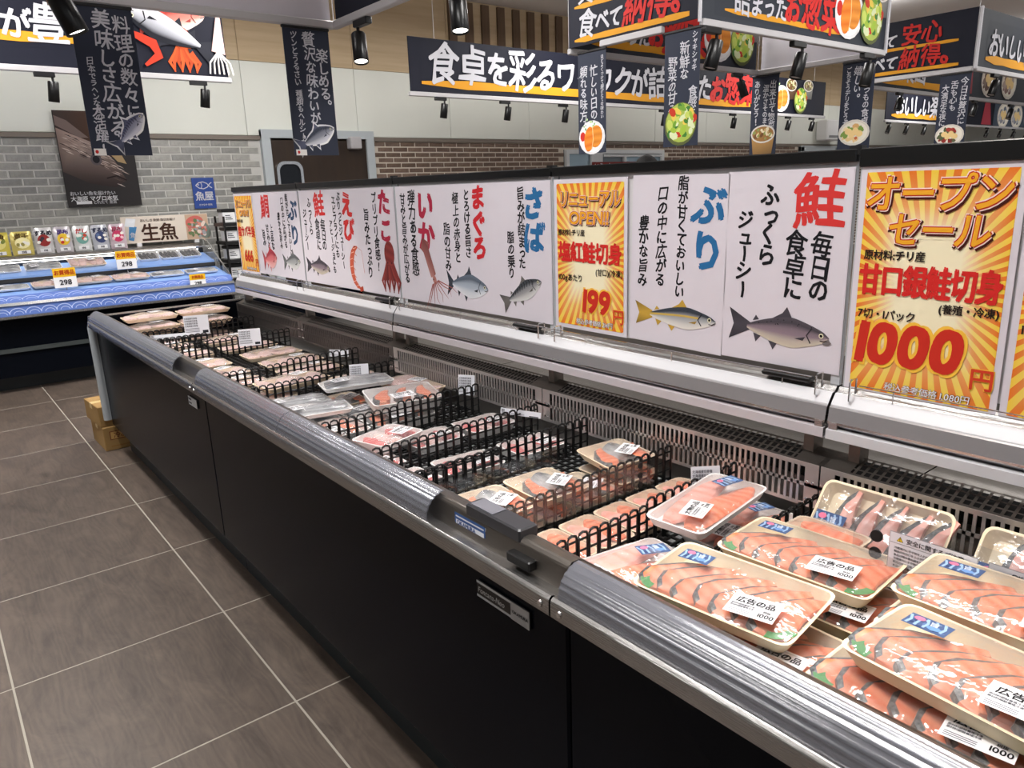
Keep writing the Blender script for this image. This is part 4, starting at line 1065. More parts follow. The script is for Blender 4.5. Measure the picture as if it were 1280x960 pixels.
def blue_sticker():
    P = Print(); P.rz = .0003; r = random.Random(2)
    P.poly([(0, .006), (.062, 0), (.068, .036), (.006, .042)], (70, 90, 130), 1)
    for k in range(26): P.ell(r.uniform(.006, .06), r.uniform(.007, .034), r.uniform(.002, .005), r.uniform(.001, .003), r.choice([(44, 62, 104), (120, 146, 184), (90, 116, 160), (170, 186, 210)]), 1.2+.02*k, r.uniform(0, 3), 6)
    for k in range(5): P.stroke([(.006+.012*k, .008), (.010+.012*k, .022+.006*(k % 2)), (.007+.012*k, .036)], .004, (150, 180, 214), 2)
    P.ell(.020, .030, .008, .006, (226, 120, 150), 3); P.ell(.044, .014, .010, .006, (110, 150, 204), 3); P.text('旨', .036, .024, .013, (206, 216, 232), 4, .03)
    return flat(P).mesh('blue_sticker')
STICK = blue_sticker()

def pack_root(name, cat='fish pack'): 
    r = thing(name, 'pack', cat); return r
def on(o, loc, rot=(0, 0, 0)): o.location = loc; o.rotation_euler = rot; return o

PROTO = {}
# 1. seven slice salmon tray, long axis x
def proto_salmon():
    r = pack_root('salmon_tray'); w, d, h = .272, .172, .026
    link('tray', tray_mesh(w, d, h, FOAM_C), r)
    sm = [slice_mesh(.148, .066, .015, SALMON, True, k) for k in range(4)]
    for k in range(7):
        o = link('slice', sm[k % 4], r); on(o, (-.096+k*.0315, -.004+.008*(k % 2), .011+.0006*k), (.0, .34, -.38+.04*k))
    link('film', film_mesh(w, d, h, .012, 3), r)
    on(link('price_label', PRICE, r), (.030, -.078, .0405), (.03, -.03, .10))
    on(link('blue_sticker', STICK, r), (-.104, .004, .0405), (0, 0, .16)).scale = (.86, .86, 1)
    g = MB()
    for sx, sy, a in ((-1, -1, .6), (1, -1, -.6)):
        pts = [(sx*(w/2-.040+.037*math.cos(t)), sy*(d/2-.040+.037*math.sin(t))) for t in [PI*.02+PI*.46*i/6 for i in range(7)]]
        p2 = [(sx*(w/2-.040+.022*math.cos(t)), sy*(d/2-.040+.022*math.sin(t))) for t in [PI*.02+PI*.46*i/6 for i in range(7)]]
        o = MB().loft([[(x, y, h+.0015) for x, y in pts], [(x, y, h+.002) for x, y in p2]], closed=False).build('leaf_strip', GREEN, r)
    return r
PROTO['salmon'] = proto_salmon()
# 2. pale fillet tray, long axis x
def proto_fillet():
    r = pack_root('fillet_tray'); w, d, h = .265, .135, .020
    link('tray', tray_mesh(w, d, h, FOAM_W, .010), r)
    for k in range(2):
        o = link('fillet', fillet_mesh(.235, .062, .017, PINKF if k else SALMON, k), r); on(o, (0, -.028+.056*k, .006), (0, 0, PI/2+.06*(k-.5)))
    link('film', film_mesh(w, d, h, .016, 5), r)
    on(link('price_label', PRICE_T, r), (-.105, -.050, .0385), (0, -.06, .15))
    on(link('blue_sticker', STICK, r), (.040, -.018, .0400), (0, .08, -.1))
    return r
PROTO['fillet'] = proto_fillet()
# 3. square tan tray with dark slices
def proto_tan():
    r = pack_root('sliced_fish_tray'); w, d, h = .150, .165, .024
    link('tray', tray_mesh(w, d, h, FOAM_T), r)
    a = slice_mesh(.125, .060, .017, SALMON, True, 9); b = fillet_mesh(.13, .075, .017, SILVERF, 4)
    on(link('slice', a, r), (-.040, .0, .009), (0, .12, -.1)); on(link('fillet', b, r), (.026, .012, .006), (0, 0, -.1)); on(link('slice', a, r), (.042, -.02, .012), (0, .2, -.2))
    link('film', film_mesh(w, d, h, .011, 6), r)
    on(link('price_label', PRICE_S, r), (.002, -.066, .0385), (.05, 0, .55))
    return r
PROTO['tan'] = proto_tan()
# 4. small tan fillet tray without label
def proto_small():
    r = pack_root('small_fish_tray'); w, d, h = .105, .150, .020
    link('tray', tray_mesh(w, d, h, FOAM_T, .010), r)
    on(link('fillet', fillet_mesh(.125, .045, .016, PINKF, 2), r), (-.020, 0, .006)); on(link('fillet', fillet_mesh(.12, .042, .017, SALMON, 3), r), (.022, -.004, .006))
    link('film', film_mesh(w, d, h, .010, 7), r)
    return r
PROTO['small'] = proto_small()
# 5. silver fish pack
def proto_silver():
    r = pack_root('silver_fish_pack'); w, d, h = .255, .125, .014
    link('tray', tray_mesh(w, d, h, FOAM_W, .008), r)
    for k in range(3): on(link('fillet', fillet_mesh(.235, .042, .015, SILVERF, 20+k), r), (.004*k, -.038+.038*k, .005), (0, 0, PI/2+.07*(k-1)))
    link('film', film_mesh(w, d, h, .016, 8), r)
    on(link('price_label', PRICE_T, r), (-.085, -.050, .033), (0, 0, .25))
    return r
PROTO['silver'] = proto_silver()
# 6. red and white block tray
def proto_red():
    r = pack_root('red_fish_tray'); w, d, h = .175, .135, .026
    link('tray', tray_mesh(w, d, h, FOAM_W, .010), r)
    for k in range(3): on(link('fillet', fillet_mesh(.10, .046, .018, (REDF, PALEF, REDF)[k], 30+k), r), (-.052+.052*k, 0, .006), (0, 0, .12*(k-1)))
    link('film', film_mesh(w, d, h, .008, 9), r)
    on(link('price_label', PRICE_T, r), (.0, -.054, .0365), (0, 0, .12))
    return r
PROTO['red'] = proto_red()
# 7. orange slice tray with white walls
def proto_deep():
    r = pack_root('salmon_piece_tray'); w, d, h = .235, .185, .036
    link('tray', tray_mesh(w, d, h, FOAM_W, .010), r)
    for k in range(3): on(link('slice', slice_mesh(.13, .066, .02, SALMON, True, 40+k), r), (-.072+.068*k, .008, .018), (0, .15, -.2+.1*k))
    link('film', film_mesh(w, d, h, .010, 10), r)
    on(link('price_label', PRICE, r), (-.045, -.078, .048), (0, 0, .1))
    return r
PROTO['deep'] = proto_deep()
# 8. flat pale seafood bag
def proto_pale():
    r = pack_root('pale_seafood_pack'); w, d, h = .265, .155, .018
    link('tray', tray_mesh(w, d, h, FOAM_T, .012), r)
    for k in range(4): on(link('fillet', fillet_mesh(.135, .058, .018, PALEF, 50+k), r), (-.092+.062*k, .003*(-1)**k, .006), (0, 0, .25*(-1)**k))
    link('film', film_mesh(w, d, h, .016, 12), r)
    on(link('price_label', PRICE_T, r), (.01, -.02, .0385), (0, 0, .3))
    return r
PROTO['pale'] = proto_pale()
# 9. upright pack of skin-on slices
def proto_upright():
    r = pack_root('skin_on_salmon_pack'); w, d, h = .255, .170, .026
    link('tray', tray_mesh(w, d, h, FOAM_C), r)
    for k in range(5):
        on(link('slice', slice_mesh(.150, .060, .020, PINKF, True, 60+k, .017), r), (-.070+k*.042, .002*(-1)**k, .010), (0, .22, .12-.05*k))
    link('film', film_mesh(w, d, h, .014, 14), r)
    on(link('blue_sticker', STICK, r), (-.115, -.03, .041), (0, 0, .1))
    return r
PROTO['upright'] = proto_upright()
used = set()
SIZE = dict(salmon=(.272, .172), fillet=(.265, .135), tan=(.150, .165), small=(.105, .150), silver=(.255, .125), red=(.175, .135), deep=(.235, .185), pale=(.265, .155), upright=(.255, .170), stick=(.15, .13))
THICK = dict(salmon=.044, fillet=.042, tan=.042, small=.034, silver=.036, red=.040, deep=.052, pale=.040, upright=.046, stick=.036)
SETTLED = []
def settle(kind, x, y, z, rot, s):
    m3 = Euler(rot).to_matrix(); inv = m3.inverted(); w, d = SIZE[kind]; w *= s; d *= s; n = m3 @ Vector((0, 0, 1)); t = THICK[kind]*s
    me = (x, y, w, d, inv, n, t)
    for i in range(13):
        for j in range(9):
            p = m3 @ Vector(((i/12-.5)*w, (j/8-.5)*d, 0))
            for (x2, y2, z2, w2, d2, inv2, n2, t2) in SETTLED:
                dx, dy = x+p.x-x2, y+p.y-y2
                if abs(dx)+abs(dy) > .5: continue
                zt = (t2-n2.x*dx-n2.y*dy)/n2.z            # top plane of the lower pack above (dx, dy)
                q = inv2 @ Vector((dx, dy, zt))
                if abs(q.x) < w2/2 and abs(q.y) < d2/2: z = max(z, z2+zt-p.z+.001)
    for (x2, y2, z2, w2, d2, inv2, n2, t2) in SETTLED:    # corners of the lower packs against this one's underside
        m2 = inv2.inverted()
        for i in range(9):
            for j in range(9):
                c = m2 @ Vector(((i/8-.5)*w2, (j/8-.5)*d2, t2)); dx, dy = x2+c.x-x, y2+c.y-y
                if abs(dx)+abs(dy) > .5: continue
                zb = (-n.x*dx-n.y*dy)/n.z; q = inv @ Vector((dx, dy, zb))
                if abs(q.x) < w/2 and abs(q.y) < d/2: z = max(z, z2+c.z-zb+.001)
    SETTLED.append((x, y, z, w, d, inv, n, t))
    return z
def place(kind, x, y, z, rz, label, group=None, tx=0., ty=0., s=1.):
    p = PROTO[kind]; rot = (tx, ty, rz)
    w, d = SIZE[kind]; m3 = Euler(rot).to_matrix()
    z -= min((m3 @ Vector((sx*w/2*.88*s, sy*d/2*.84*s, 0))).z for sx in (-1, 1) for sy in (-1, 1))
    z = settle(kind, x, y, z, rot, s)
    if kind not in used:
        used.add(kind); p.location = (x, y, z); p.rotation_euler = rot; p.scale = (s, s, s); tag(p, label, 'fish pack', group); return p
    return tag(dup(p, (x, y, z), rot, label, group, (s, s, s)), label, 'fish pack', group) if group else _nogroup(dup(p, (x, y, z), rot, label, None, (s, s, s)))
def _nogroup(o):
    if 'group' in o.keys(): del o['group']
    return o
H = PI/2
ORD = ('first', 'second', 'third', 'fourth', 'fifth', 'sixth', 'seventh', 'eighth')
Z = DECK+.001
# --- near case: salmon trays
place('salmon', .900, .600, Z, -H, 'salmon slice tray at the bottom of the front stack under the open film tray')
place('salmon', 1.088, .590, Z, -H, 'salmon slice tray at the bottom of the rear stack')
place('salmon', .905, .555, Z, -H-.02, 'salmon slice tray second in the front stack with its price label showing at the end')
place('salmon', 1.098, .560, Z, -H+.03, 'salmon slice tray in the middle of the rear stack with overhanging end')
place('salmon', 1.122, .600, Z, -H+.06, 'topmost salmon slice tray of the rear stack')
place('salmon', .922, .618, Z, -H+.10, 'topmost salmon slice tray of the front stack, tipped toward the bumper', tx=.06)
place('salmon', .890, .295, Z, -H, 'salmon slice tray lying low against the bumper beside the orange slices')
place('salmon', 1.078, .295, Z, -H, 'salmon slice tray buried below the thick piece tray')
place('salmon', .918, .262, Z, -H-.08, 'salmon slice tray with bright skinned slices resting on a lower tray')
place('salmon', 1.112, .290, Z, -H, 'salmon slice tray with thick pieces lying before the safety notices')
place('salmon', .890, .015, Z, -H, 'salmon slice tray showing only its cream corner beside the bumper')
place('salmon', 1.078, .015, Z, -H, 'salmon slice tray lying beyond the thick piece tray')
place('upright', 1.380, .600, Z, -H, 'upright skin-on salmon pack leaning against the steel grille', tx=.90)
place('small', 1.273, .655, Z, 0, 'small tan tray lying in front of the upright skin-on salmon pack')
place('upright', 1.380, .300, Z, -H, 'upright skin-on salmon pack half hidden behind the safety notices', tx=.90)
place('small', 1.268, .330, Z, 0, 'small tan tray lying behind the safety notices')
place('pale', 1.345, .06, Z, -H, 'pale seafood pack behind the grey data notice')
# --- second case
place('fillet', .925, .862, Z, .0, 'pale fillet tray with white label under the blue sticker trays')
place('fillet', 1.305, .862, Z, .0, 'pale fillet tray with blue sticker below the steel grille')
place('fillet', .915, .850, Z, -.16, 'pale fillet tray with blue sticker nearest the bumper')
place('fillet', 1.185, .858, Z, .10, 'long pale fillet tray leaning across its compartment with the sticker at the grille end', ty=-.05)
for k in range(6): place('small', .838+.108*k, 1.052, Z, 0, ORD[k]+' small tan tray of pink fillets counting from the bumper, between two wire dividers')
place('tan', .870, 1.255, Z, .0, 'tan sliced fish tray at the bottom beside the controller box')
place('tan', 1.028, 1.245, Z, .0, 'tan sliced fish tray under the second tray of the row')
place('tan', 1.186, 1.245, Z, .0, 'tan sliced fish tray third in the row from the controller box')
place('tan', 1.345, 1.260, Z, .0, 'tan sliced fish tray under the tilted tray below the grille')
place('tan', .910, 1.245, Z, -.10, 'tan sliced fish tray stacked askew on the row beside the controller box')
place('tan', 1.075, 1.240, Z, -.05, 'tan sliced fish tray second in the row from the controller box')
place('tan', 1.340, 1.265, Z, -.2, 'tan sliced fish tray tilted on the row below the grille', ty=-.05)
place('red', .885, 1.575, Z, .1, 'red and white tray in the dark compartment beside the bumper')
place('red', 1.085, 1.575, Z, -.1, 'red and white tray in the middle of the dark compartment')
place('red', 1.310, 1.570, Z, .0, 'red and white tray at the grille side of the dark compartment')
place('red', .880, 1.755, Z, .0, 'red and white tray lying flat by the bumper beside the leaning red tray')
place('red', .930, 1.900, Z, .0, 'red and white tray beneath the leaning red tray')
place('red', 1.130, 1.83, Z, .0, 'red and white tray in the middle of the compartment behind the leaning tray')
place('red', 1.330, 1.83, Z, .0, 'red and white tray under the grille behind the leaning tray')
place('red', .985, 1.830, Z, .30, 'red and white tray leaning on the trays around it')
place('deep', .910, 2.095, Z, .0, 'white walled salmon piece tray in front of the silver fish')
place('deep', 1.155, 2.095, Z, .0, 'white walled salmon piece tray below the topmost one')
place('silver', .915, 2.260, Z, .0, 'silver fish pack at the bottom of the silver pile')
place('silver', .915, 2.395, Z, .0, 'silver fish pack lying across the pile toward the divider')
place('silver', 1.180, 2.260, Z, .0, 'silver fish pack on the grille side of the silver pile')
place('tan', 1.130, 2.420, Z, .0, 'tan sliced fish tray behind the silver fish packs')
place('pale', 1.365, 2.330, Z, -H, 'pale seafood pack below the grille beside the silver fish')
place('silver', .930, 2.235, Z, -.20, 'silver fish pack lying by the bumper')
place('silver', .930, 2.395, Z, -.12, 'silver fish pack lying askew on the bumper side of the silver pile')
place('silver', 1.165, 2.370, Z, -.20, 'silver fish pack on the middle of the pile beside the white price card')
place('deep', 1.200, 2.110, Z, -.25, 'topmost white walled salmon piece tray on the pile', tx=.06)
place('pale', .925, 2.700, Z, .05, 'pale seafood pack by the bumper beyond the case joint')
place('pale', 1.300, 2.700, Z, .0, 'pale seafood pack beneath the grille beyond the case joint')
place('pale', 1.060, 2.700, Z, .10, 'pale seafood pack leaning on the pile beyond the case joint')
g = 'pale packs lying flat in the far compartments'
for x, y, a in ((.925, 2.98, 0), (1.26, 3.0, 0), (.93, 3.20, .1), (1.27, 3.22, 0), (.925, 3.44, 0), (1.27, 3.46, 0), (.94, 3.72, 0), (1.25, 3.72, 0), (.93, 3.98, 0), (1.25, 3.98, 0)):
    place('pale', x, y, Z, a, 'pale seafood pack lying flat in the far case', g)
g = 'pink packs at the far end'
for x, y, a in ((.925, 4.20, 0), (1.20, 4.20, 0), (.925, 4.345, 0), (1.20, 4.345, 0), (.93, 4.24, .05), (1.21, 4.24, -.05), (.95, 4.33, 0), (1.23, 4.33, 0)):
    place('pale', x, y, Z, a, 'pale pink pack heaped at the far end of the island', g)
g = 'packs on the far side of the island'
for k in range(14): place(('pale', 'red', 'silver', 'tan')[k % 4], 1.69+.02*(k % 3), .30+k*.29, .5765, H*(k % 2), ('pale seafood', 'red and white', 'silver fish', 'tan sliced fish')[k % 4]+' pack lying on the other side of the poster row', g+' '+('a', 'b', 'c', 'd')[k % 4])

# ---- black wire dividers
def divider_mesh(L, h, pitch=.0285):
    mb = MB(); n = max(2, int(L/pitch)); p = L/n; r = .0030
    for k in range(n):
        x0, x1 = k*p+.0022, (k+1)*p-.0022
        mb.tube([(x0, 0, .0), (x0, 0, h-.010), (x0+.003, 0, h-.003), ((x0+x1)/2, 0, h), (x1-.003, 0, h-.003), (x1, 0, h-.010), (x1, 0, 0)], r, 5)
    for z in (.006, .030, .054, .078 if h > .085 else .06): mb.tube([(0, .002, z), (L, .002, z)], r*.9, 5)
    return mb.mesh('divider', BLACK, False)
DM = {}
def divider(x0, L, y, h, label, rz=0., z=DECK):
    key = (round(L, 2), round(h, 3))
    if key not in DM: DM[key] = divider_mesh(*key)
    o = link('wire_divider', DM[key]); o.location = (x0, y, z+.0035); o.rotation_euler = (0, 0, rz)
    return tag(o, label, 'divider')
where = ['between the pale fillets and the salmon stacks', 'between the pale fillets and the small tan trays', 'between the small tan trays and the tan sliced fish', 'beside the dark compartment of red trays',
         'between the leaning red tray and the dark compartment', 'between the salmon pieces and the leaning red tray', 'between the silver fish and the case joint', 'between the pale packs and the far case', 'in the middle of the far case', 'before the heap of pink packs']
for k, (y, a, b) in enumerate([(.752, 1.06, 1.43), (.955, .79, 1.43), (1.150, .79, 1.43), (1.455, .79, 1.43), (1.675, .79, 1.43), (1.985, .79, 1.43), (2.555, .79, 1.43), (2.86, .79, 1.43), (3.60, .79, 1.43), (4.10, .79, 1.43)]):
    if k == 0: divider(a, b-a, y, .088, 'black wire divider '+where[k]); continue
    m = .32
    divider(a, m-.005, y, .094, 'black wire divider, bumper half, '+where[k]); divider(a+m, m-.005, y+.004, .096+.008*(k % 2), 'black wire divider, grille half, '+where[k])
divider(.80, .30, 3.86, .088, 'short black wire divider standing alone in the far case')
divider(.81, .34, 1.51, .070, 'low second black wire divider inside the dark compartment')

# ---- clear plates with finger holes
def clear_divider(y, x0, x1, label):
    o = thing('clear_divider', label, 'divider', ((x0+x1)/2, y, DECK))
    w = (x1-x0)/2
    MB().box(-w, w, -.001, .001, 0, .105).build('plate', PLEXI, o)
    for zz in (.035, .06, .085):
        MB().lathe([(.0075, -.0016), (.0075, .0016)], 14, 0, True, True, Matrix.Translation((w-.05, 0, zz)) @ Matrix.Rotation(PI/2, 4, 'X')).build('finger_hole', DARK, o)
    return o
clear_divider(1.135, .80, 1.34, 'clear plastic divider with finger holes beside the row of small tan trays')
clear_divider(1.335, .82, 1.20, 'clear plastic divider with finger holes behind the tan sliced fish')
# ---- near clear plate with the notices
o = thing('clear_divider', 'clear plastic front plate with three large holes carrying the safety notices', 'divider', (1.205, .28, DECK))
MB().box(-.001, .001, -.30, .285, .06, .19).build('plate', PLEXI, o)
for y in (-.28, .27): MB().box(-.003, .003, y-.006, y+.006, 0, .06).build('foot', PLEXI, o)
for zz in (.087, .118, .150):
    MB().lathe([(.0105, -.002), (.0105, .002)], 16, 0, True, True, Matrix.Translation((0, .245, zz)) @ Matrix.Rotation(PI/2, 4, 'Y')).build('finger_hole', DARK, o)
def notice(y, z, w, h, label, title, tsize, table, tcol=(232, 232, 240)):
    o = thing('notice_card', label, 'notice', (1.2025, y, z), -H)
    P = Print(); P.rz = .0003
    P.rect(-w/2, w/2, 0, h, (150, 152, 160), 1); P.rect(-w/2+.001, w/2-.001, .001, h-.001, tcol, 2)
    return o, P
def tri(P, x, y, s):
    P.poly([(x-s, y-s*.8), (x+s, y-s*.8), (x, y+s*.9)], (60, 56, 20), 3); P.poly([(x-s*.8, y-s*.68), (x+s*.8, y-s*.68), (x, y+s*.66)], (236, 206, 40), 4); P.text('!', x, y-.05*s, s*1.3, INKB, 5, .03, align='c')
o, P = notice(.435, DECK+.088, .135, .082, 'white safety notice card with small warning triangles', '', 1, False)
P.text('安全に関するご注意', -.040, .071, .0098, (50, 50, 58), 3, .02); tri(P, -.050, .071, .0055); P.rect(-.066, .066, .0625, .0632, (120, 122, 130), 3)
for k in range(7): P.text(('冷蔵庫内に手や物を入れないでください', '製品の吹出口をふさがないでください', '食品は積み重ね線を守ってください')[k % 3][:18-(k*5 % 4)], -.058, .055-.0066*k, .0046, (70, 70, 78), 3, .02)
for k in range(3): tri(P, .056, .045-.012*k, .0045)
P.rect(.02, .058, .005, .0075, (110, 112, 120), 3); P.build('print', o)
o, P = notice(.294, DECK+.088, .118, .082, 'grey data table notice with yellow warning triangle at its foot', '', 1, True, (198, 198, 206))
P.text('OKAMURA', 0, .072, .0085, (40, 40, 46), 3, .03, 1.2, align='c')
for k in range(8):
    P.rect(-.054, .054, .064-.005*k, .0644-.005*k, (90, 90, 98), 3)
    if k < 7:
        for c in range(4): P.text('仕様電源', -.053+.027*c, .0615-.005*k, .0036, (70, 70, 78), 3, .01)
for c in range(5): P.rect(-.054+.027*c, -.0535+.027*c, .029, .0644, (90, 90, 98), 3)
P.rect(-.057, .057, .002, .025, (236, 236, 242), 3); tri(P, -.044, .013, .009); P.text('注意', .006, .018, .009, (60, 60, 66), 5, .03)
for k in range(2): P.text('取扱説明書をよくお読みください', -.028, .009-.0045*k, .0042, (70, 70, 78), 5, .02)
P.build('print', o)

# ---- little price cards stuck between the packs
def card(x, y, z, rz, w, h, label, tilt=-.15, txt='産地'):
    o = thing('price_card', label, 'price card', (x, y, z), rz); o.rotation_euler = (tilt, 0, rz)
    P = Print(); P.rz = .0004; P.rect(-w/2, w/2, 0, h, (232, 233, 240), 1)
    for k in range(4): P.text('北海道産切身塩', -w/2+.003, h*(.84-.13*k), h*.10, (80, 80, 90), 2, .02, .9)
    for k in range(3): P.rect(-w/2+.003, w*.1, h*(.30-.08*k), h*(.33-.08*k), (120, 120, 130), 2)
    P.rect(w*.22, w*.45, h*.06, h*.2, (40, 42, 50), 2); P.build('print', o)
    MB().box(-w/2, w/2, 0, .0008, 0, h).build('sheet', WHITEP, o)
    return o
card(1.295, .945, DECK+.060, -.62, .066, .072, 'white price card standing behind the long pale fillet tray')
card(1.225, 2.46, DECK+.070, -.5, .070, .062, 'white price card standing beside the silver fish')
card(1.40, 2.02, DECK+.065, -1.0, .06, .07, 'white price card beside the topmost salmon piece tray')
card(1.19, 3.50, DECK+.06, -.4, .10, .08, 'pale price card standing in the far case')
card(1.10, 4.02, DECK+.06, -.3, .12, .10, 'pale price card standing before the pink heap')
card(.93, 3.90, DECK+.08, -.35, .17, .022, 'narrow white label strip clipped on the far divider')
card(1.38, 2.95, DECK+.06, -.9, .09, .03, 'narrow white card below the grille in the far case')
card(1.36, 1.68, DECK+.075, -1.2, .14, .018, 'narrow white label strip under the grille above the dark compartment')

# ================================================================== FRESH FISH COUNTER AT THE BACK WALL
CX0, CX1 = -2.4, 2.09
BLUEP = M('blue_wave_paper', (86, 116, 190), .5); BLUED = M('blue_deck', (132, 166, 222), .4)
fc = thing('fresh_fish_counter', 'stepped fish counter with blue wave strips against the grey brick wall', 'counter', (0, 6.95, 0))
inv = Matrix.Translation((0, -6.95, 0))
def fp(mb, name, mat, smooth=False):
    o = mb.build(name, mat, fc, smooth); o.matrix_parent_inverse = inv; return o
fp(MB().box(CX0, CX1, 6.60, 7.50, 0, .12), 'kick_plate', KICK)
fp(MB().box(CX0, CX1, 6.44, 7.52, .12, .54), 'base', PANEL)
fp(MB().box(CX0, CX1, 6.425, 6.44, .30, .33), 'base_trim', M('dark_trim', (60, 66, 66), .5))
fp(MB().extrude_x([(6.45, .535), (6.36, .548), (6.345, .556), (6.345, .572), (6.355, .576)], CX0, CX1), 'steel_edge', STEEL, True)
fp(MB().extrude_x([(6.357, .576), (6.352, .576), (6.362, .645), (6.368, .645)], CX0, CX1, 0, True, True), 'wave_strip', BLUEP)
fp(MB().extrude_x([(6.360, .645), (6.352, .648), (6.355, .668), (6.40, .674)], CX0, CX1), 'steel_lip', CHROME)
fp(MB().extrude_x([(6.402, .674), (6.396, .674), (6.412, .716), (6.418, .716)], CX0, CX1, 0, True, True), 'wave_strip', BLUEP)
fp(MB().extrude_x([(6.41, .690), (6.42, .705), (6.80, .765), (6.80, .60)], CX0, CX1, 0, True, True), 'lower_deck', BLUED)
fp(MB().extrude_x([(6.795, .762), (6.79, .775), (6.795, .800), (6.81, .80), (6.82, .762)], CX0, CX1, 0, True, True), 'price_rail', BLACK)
fp(MB().extrude_x([(6.81, .70), (6.81, .815), (7.10, .872), (7.10, .70)], CX0, CX1, 0, True, True), 'upper_deck', BLUED)
fp(MB().extrude_x([(7.095, .868), (7.09, .878), (7.085, .905), (7.10, .918), (7.12, .915)], CX0, CX1), 'shelf_nosing', BLACK, True)
fp(MB().extrude_x([(7.10, .918), (7.098, .925), (7.115, .934), (7.14, .936)], CX0, CX1), 'shelf_trim', CHROME, True)
fp(MB().box(CX0, CX1, 7.12, 7.52, .86, .945), 'top_shelf', STEEL_D)
fp(MB().box(CX0+.05, CX1-.05, 7.06, 7.085, .900, .908), 'added_glow_bar', M('added_glow', (255, 252, 246), .3, emit=3.5))  # glowing bar added under the top shelf to brighten the counter
def wave(P, L, h, col=(196, 210, 240)):
    k = 0; x = .02
    while x < L-.1:
        n = 7; P.stroke([(x+.05-.05*math.cos(PI*i/n), h*(.15+.6*math.sin(PI*i/n))) for i in range(n+1)], h*.07, col, 1)
        P.stroke([(x+.055-.03*math.cos(PI*i/5), h*(.12+.32*math.sin(PI*i/5))) for i in range(6)], h*.05, col, 1)
        x += .098
for (y, z, h, t) in ((6.3515, .578, .066, -.14), (6.3955, .676, .040, -.36)):
    P = Print(); P.rz = .0006; wave(P, CX1-CX0-.04, h); o = P.build('wave_print', fc); o.matrix_parent_inverse = inv; o.location = (CX0+.02, y, z); o.rotation_euler = (t, 0, 0)
    tag(o, kind='stuff')
gl = MB().add([(CX1-.004, 6.37, .68), (CX1-.004, 7.10, .68), (CX1-.004, 7.12, 1.0), (CX1-.004, 6.95, .98)], [(0, 1, 2, 3)]); fp(gl, 'end_glass', PLEXI)
fp(MB().tube([(CX1, 6.37, .68), (CX1, 6.95, .98), (CX1, 7.12, 1.0)], .006, 6), 'glass_edge', CHROME)

# packs on the counter
def proto_stick():
    r = pack_root('dark_roe_tray'); w, d, h = .15, .13, .022
    link('tray', tray_mesh(w, d, h, FOAM_W, .010), r)
    for k in range(4): on(link('fillet', fillet_mesh(.095, .026, .016, M('dark_fish', (54, 56, 62), .3), 80+k), r), (-.045+.03*k, 0, .006), (0, 0, .1))
    link('film', film_mesh(w, d, h, .008, 17), r)
    return r
PROTO['stick'] = proto_stick()
g = 'dark fish trays on the upper step'
for k in range(4): place('stick', 1.42+.172*k, 6.985, .842, .05*(k-1), 'white tray of dark fish sticks on the upper step of the counter', g, tx=.42, s=1.12)
g = 'long white fish trays on the upper step'
for k, (x, kd) in enumerate(((.25, 'silver'), (.53, 'silver'), (.81, 'silver'), (1.12, 'pale'))):
    lab = {0: 'silver fish pack on the upper counter step beside the counter edge', 1: 'silver fish pack on the upper step behind the left yellow price card', 2: 'silver fish pack on the upper step behind the middle yellow price card', 3: 'pale seafood pack on the upper step beside the dark fish sticks'}[k]
    lab = lab.replace('left ', '').replace('middle yellow price card', 'price card before the cream sign')
    place(kd, x, 6.96-.01*(k % 2), .838, .03*(k-1), lab, None, tx=.38)
g = 'packs on the lower step of the counter'
for k in range(8):
    kd = ('deep', 'silver', 'silver', 'pale', 'pale', 'pale', 'silver', 'silver')[k]
    place(kd, -.02+.275*k, 6.60, .7255+.010, .0, {'deep': 'white walled salmon piece tray on the lower step of the fish counter', 'silver': 'silver fish pack on the lower step of the fish counter', 'pale': 'pale seafood pack on the lower step of the fish counter'}[kd], g+' '+kd if k else None, tx=.157)

def pop_card(x, y, z, label, w=.15, h=.145):
    o = thing('price_card', label, 'price card', (x, y, z))
    MB().box(-w/2, w/2, 0, .003, 0, h).build('sheet', WHITEP, o)
    P = Print(); P.rz = .0012; P.rect(-w/2, w/2, 0, h, (240, 240, 242), 1); P.rect(-w/2, w/2, h*.55, h, (240, 190, 40), 2); P.text('お買得品', 0, h*.77, h*.26, (180, 50, 20), 3, .03, .9, align='c')
    P.text('298', .0, h*.28, h*.34, (60, 60, 66), 3, .03, 1, align='c'); P.build('print', o)
    MB().tube([(0, .004, -.10), (0, .004, .02)], .003, 6).build('holder', CHROME, o)
    return o
pop_card(.875, 6.43, .735, 'yellow and white price card on the front of the fish counter')
pop_card(1.37, 6.73, .81, 'yellow and white price card in front of the cream sign')
pop_card(1.80, 6.36, .65, 'yellow and white price card over the blue wave strip', .125, .10)

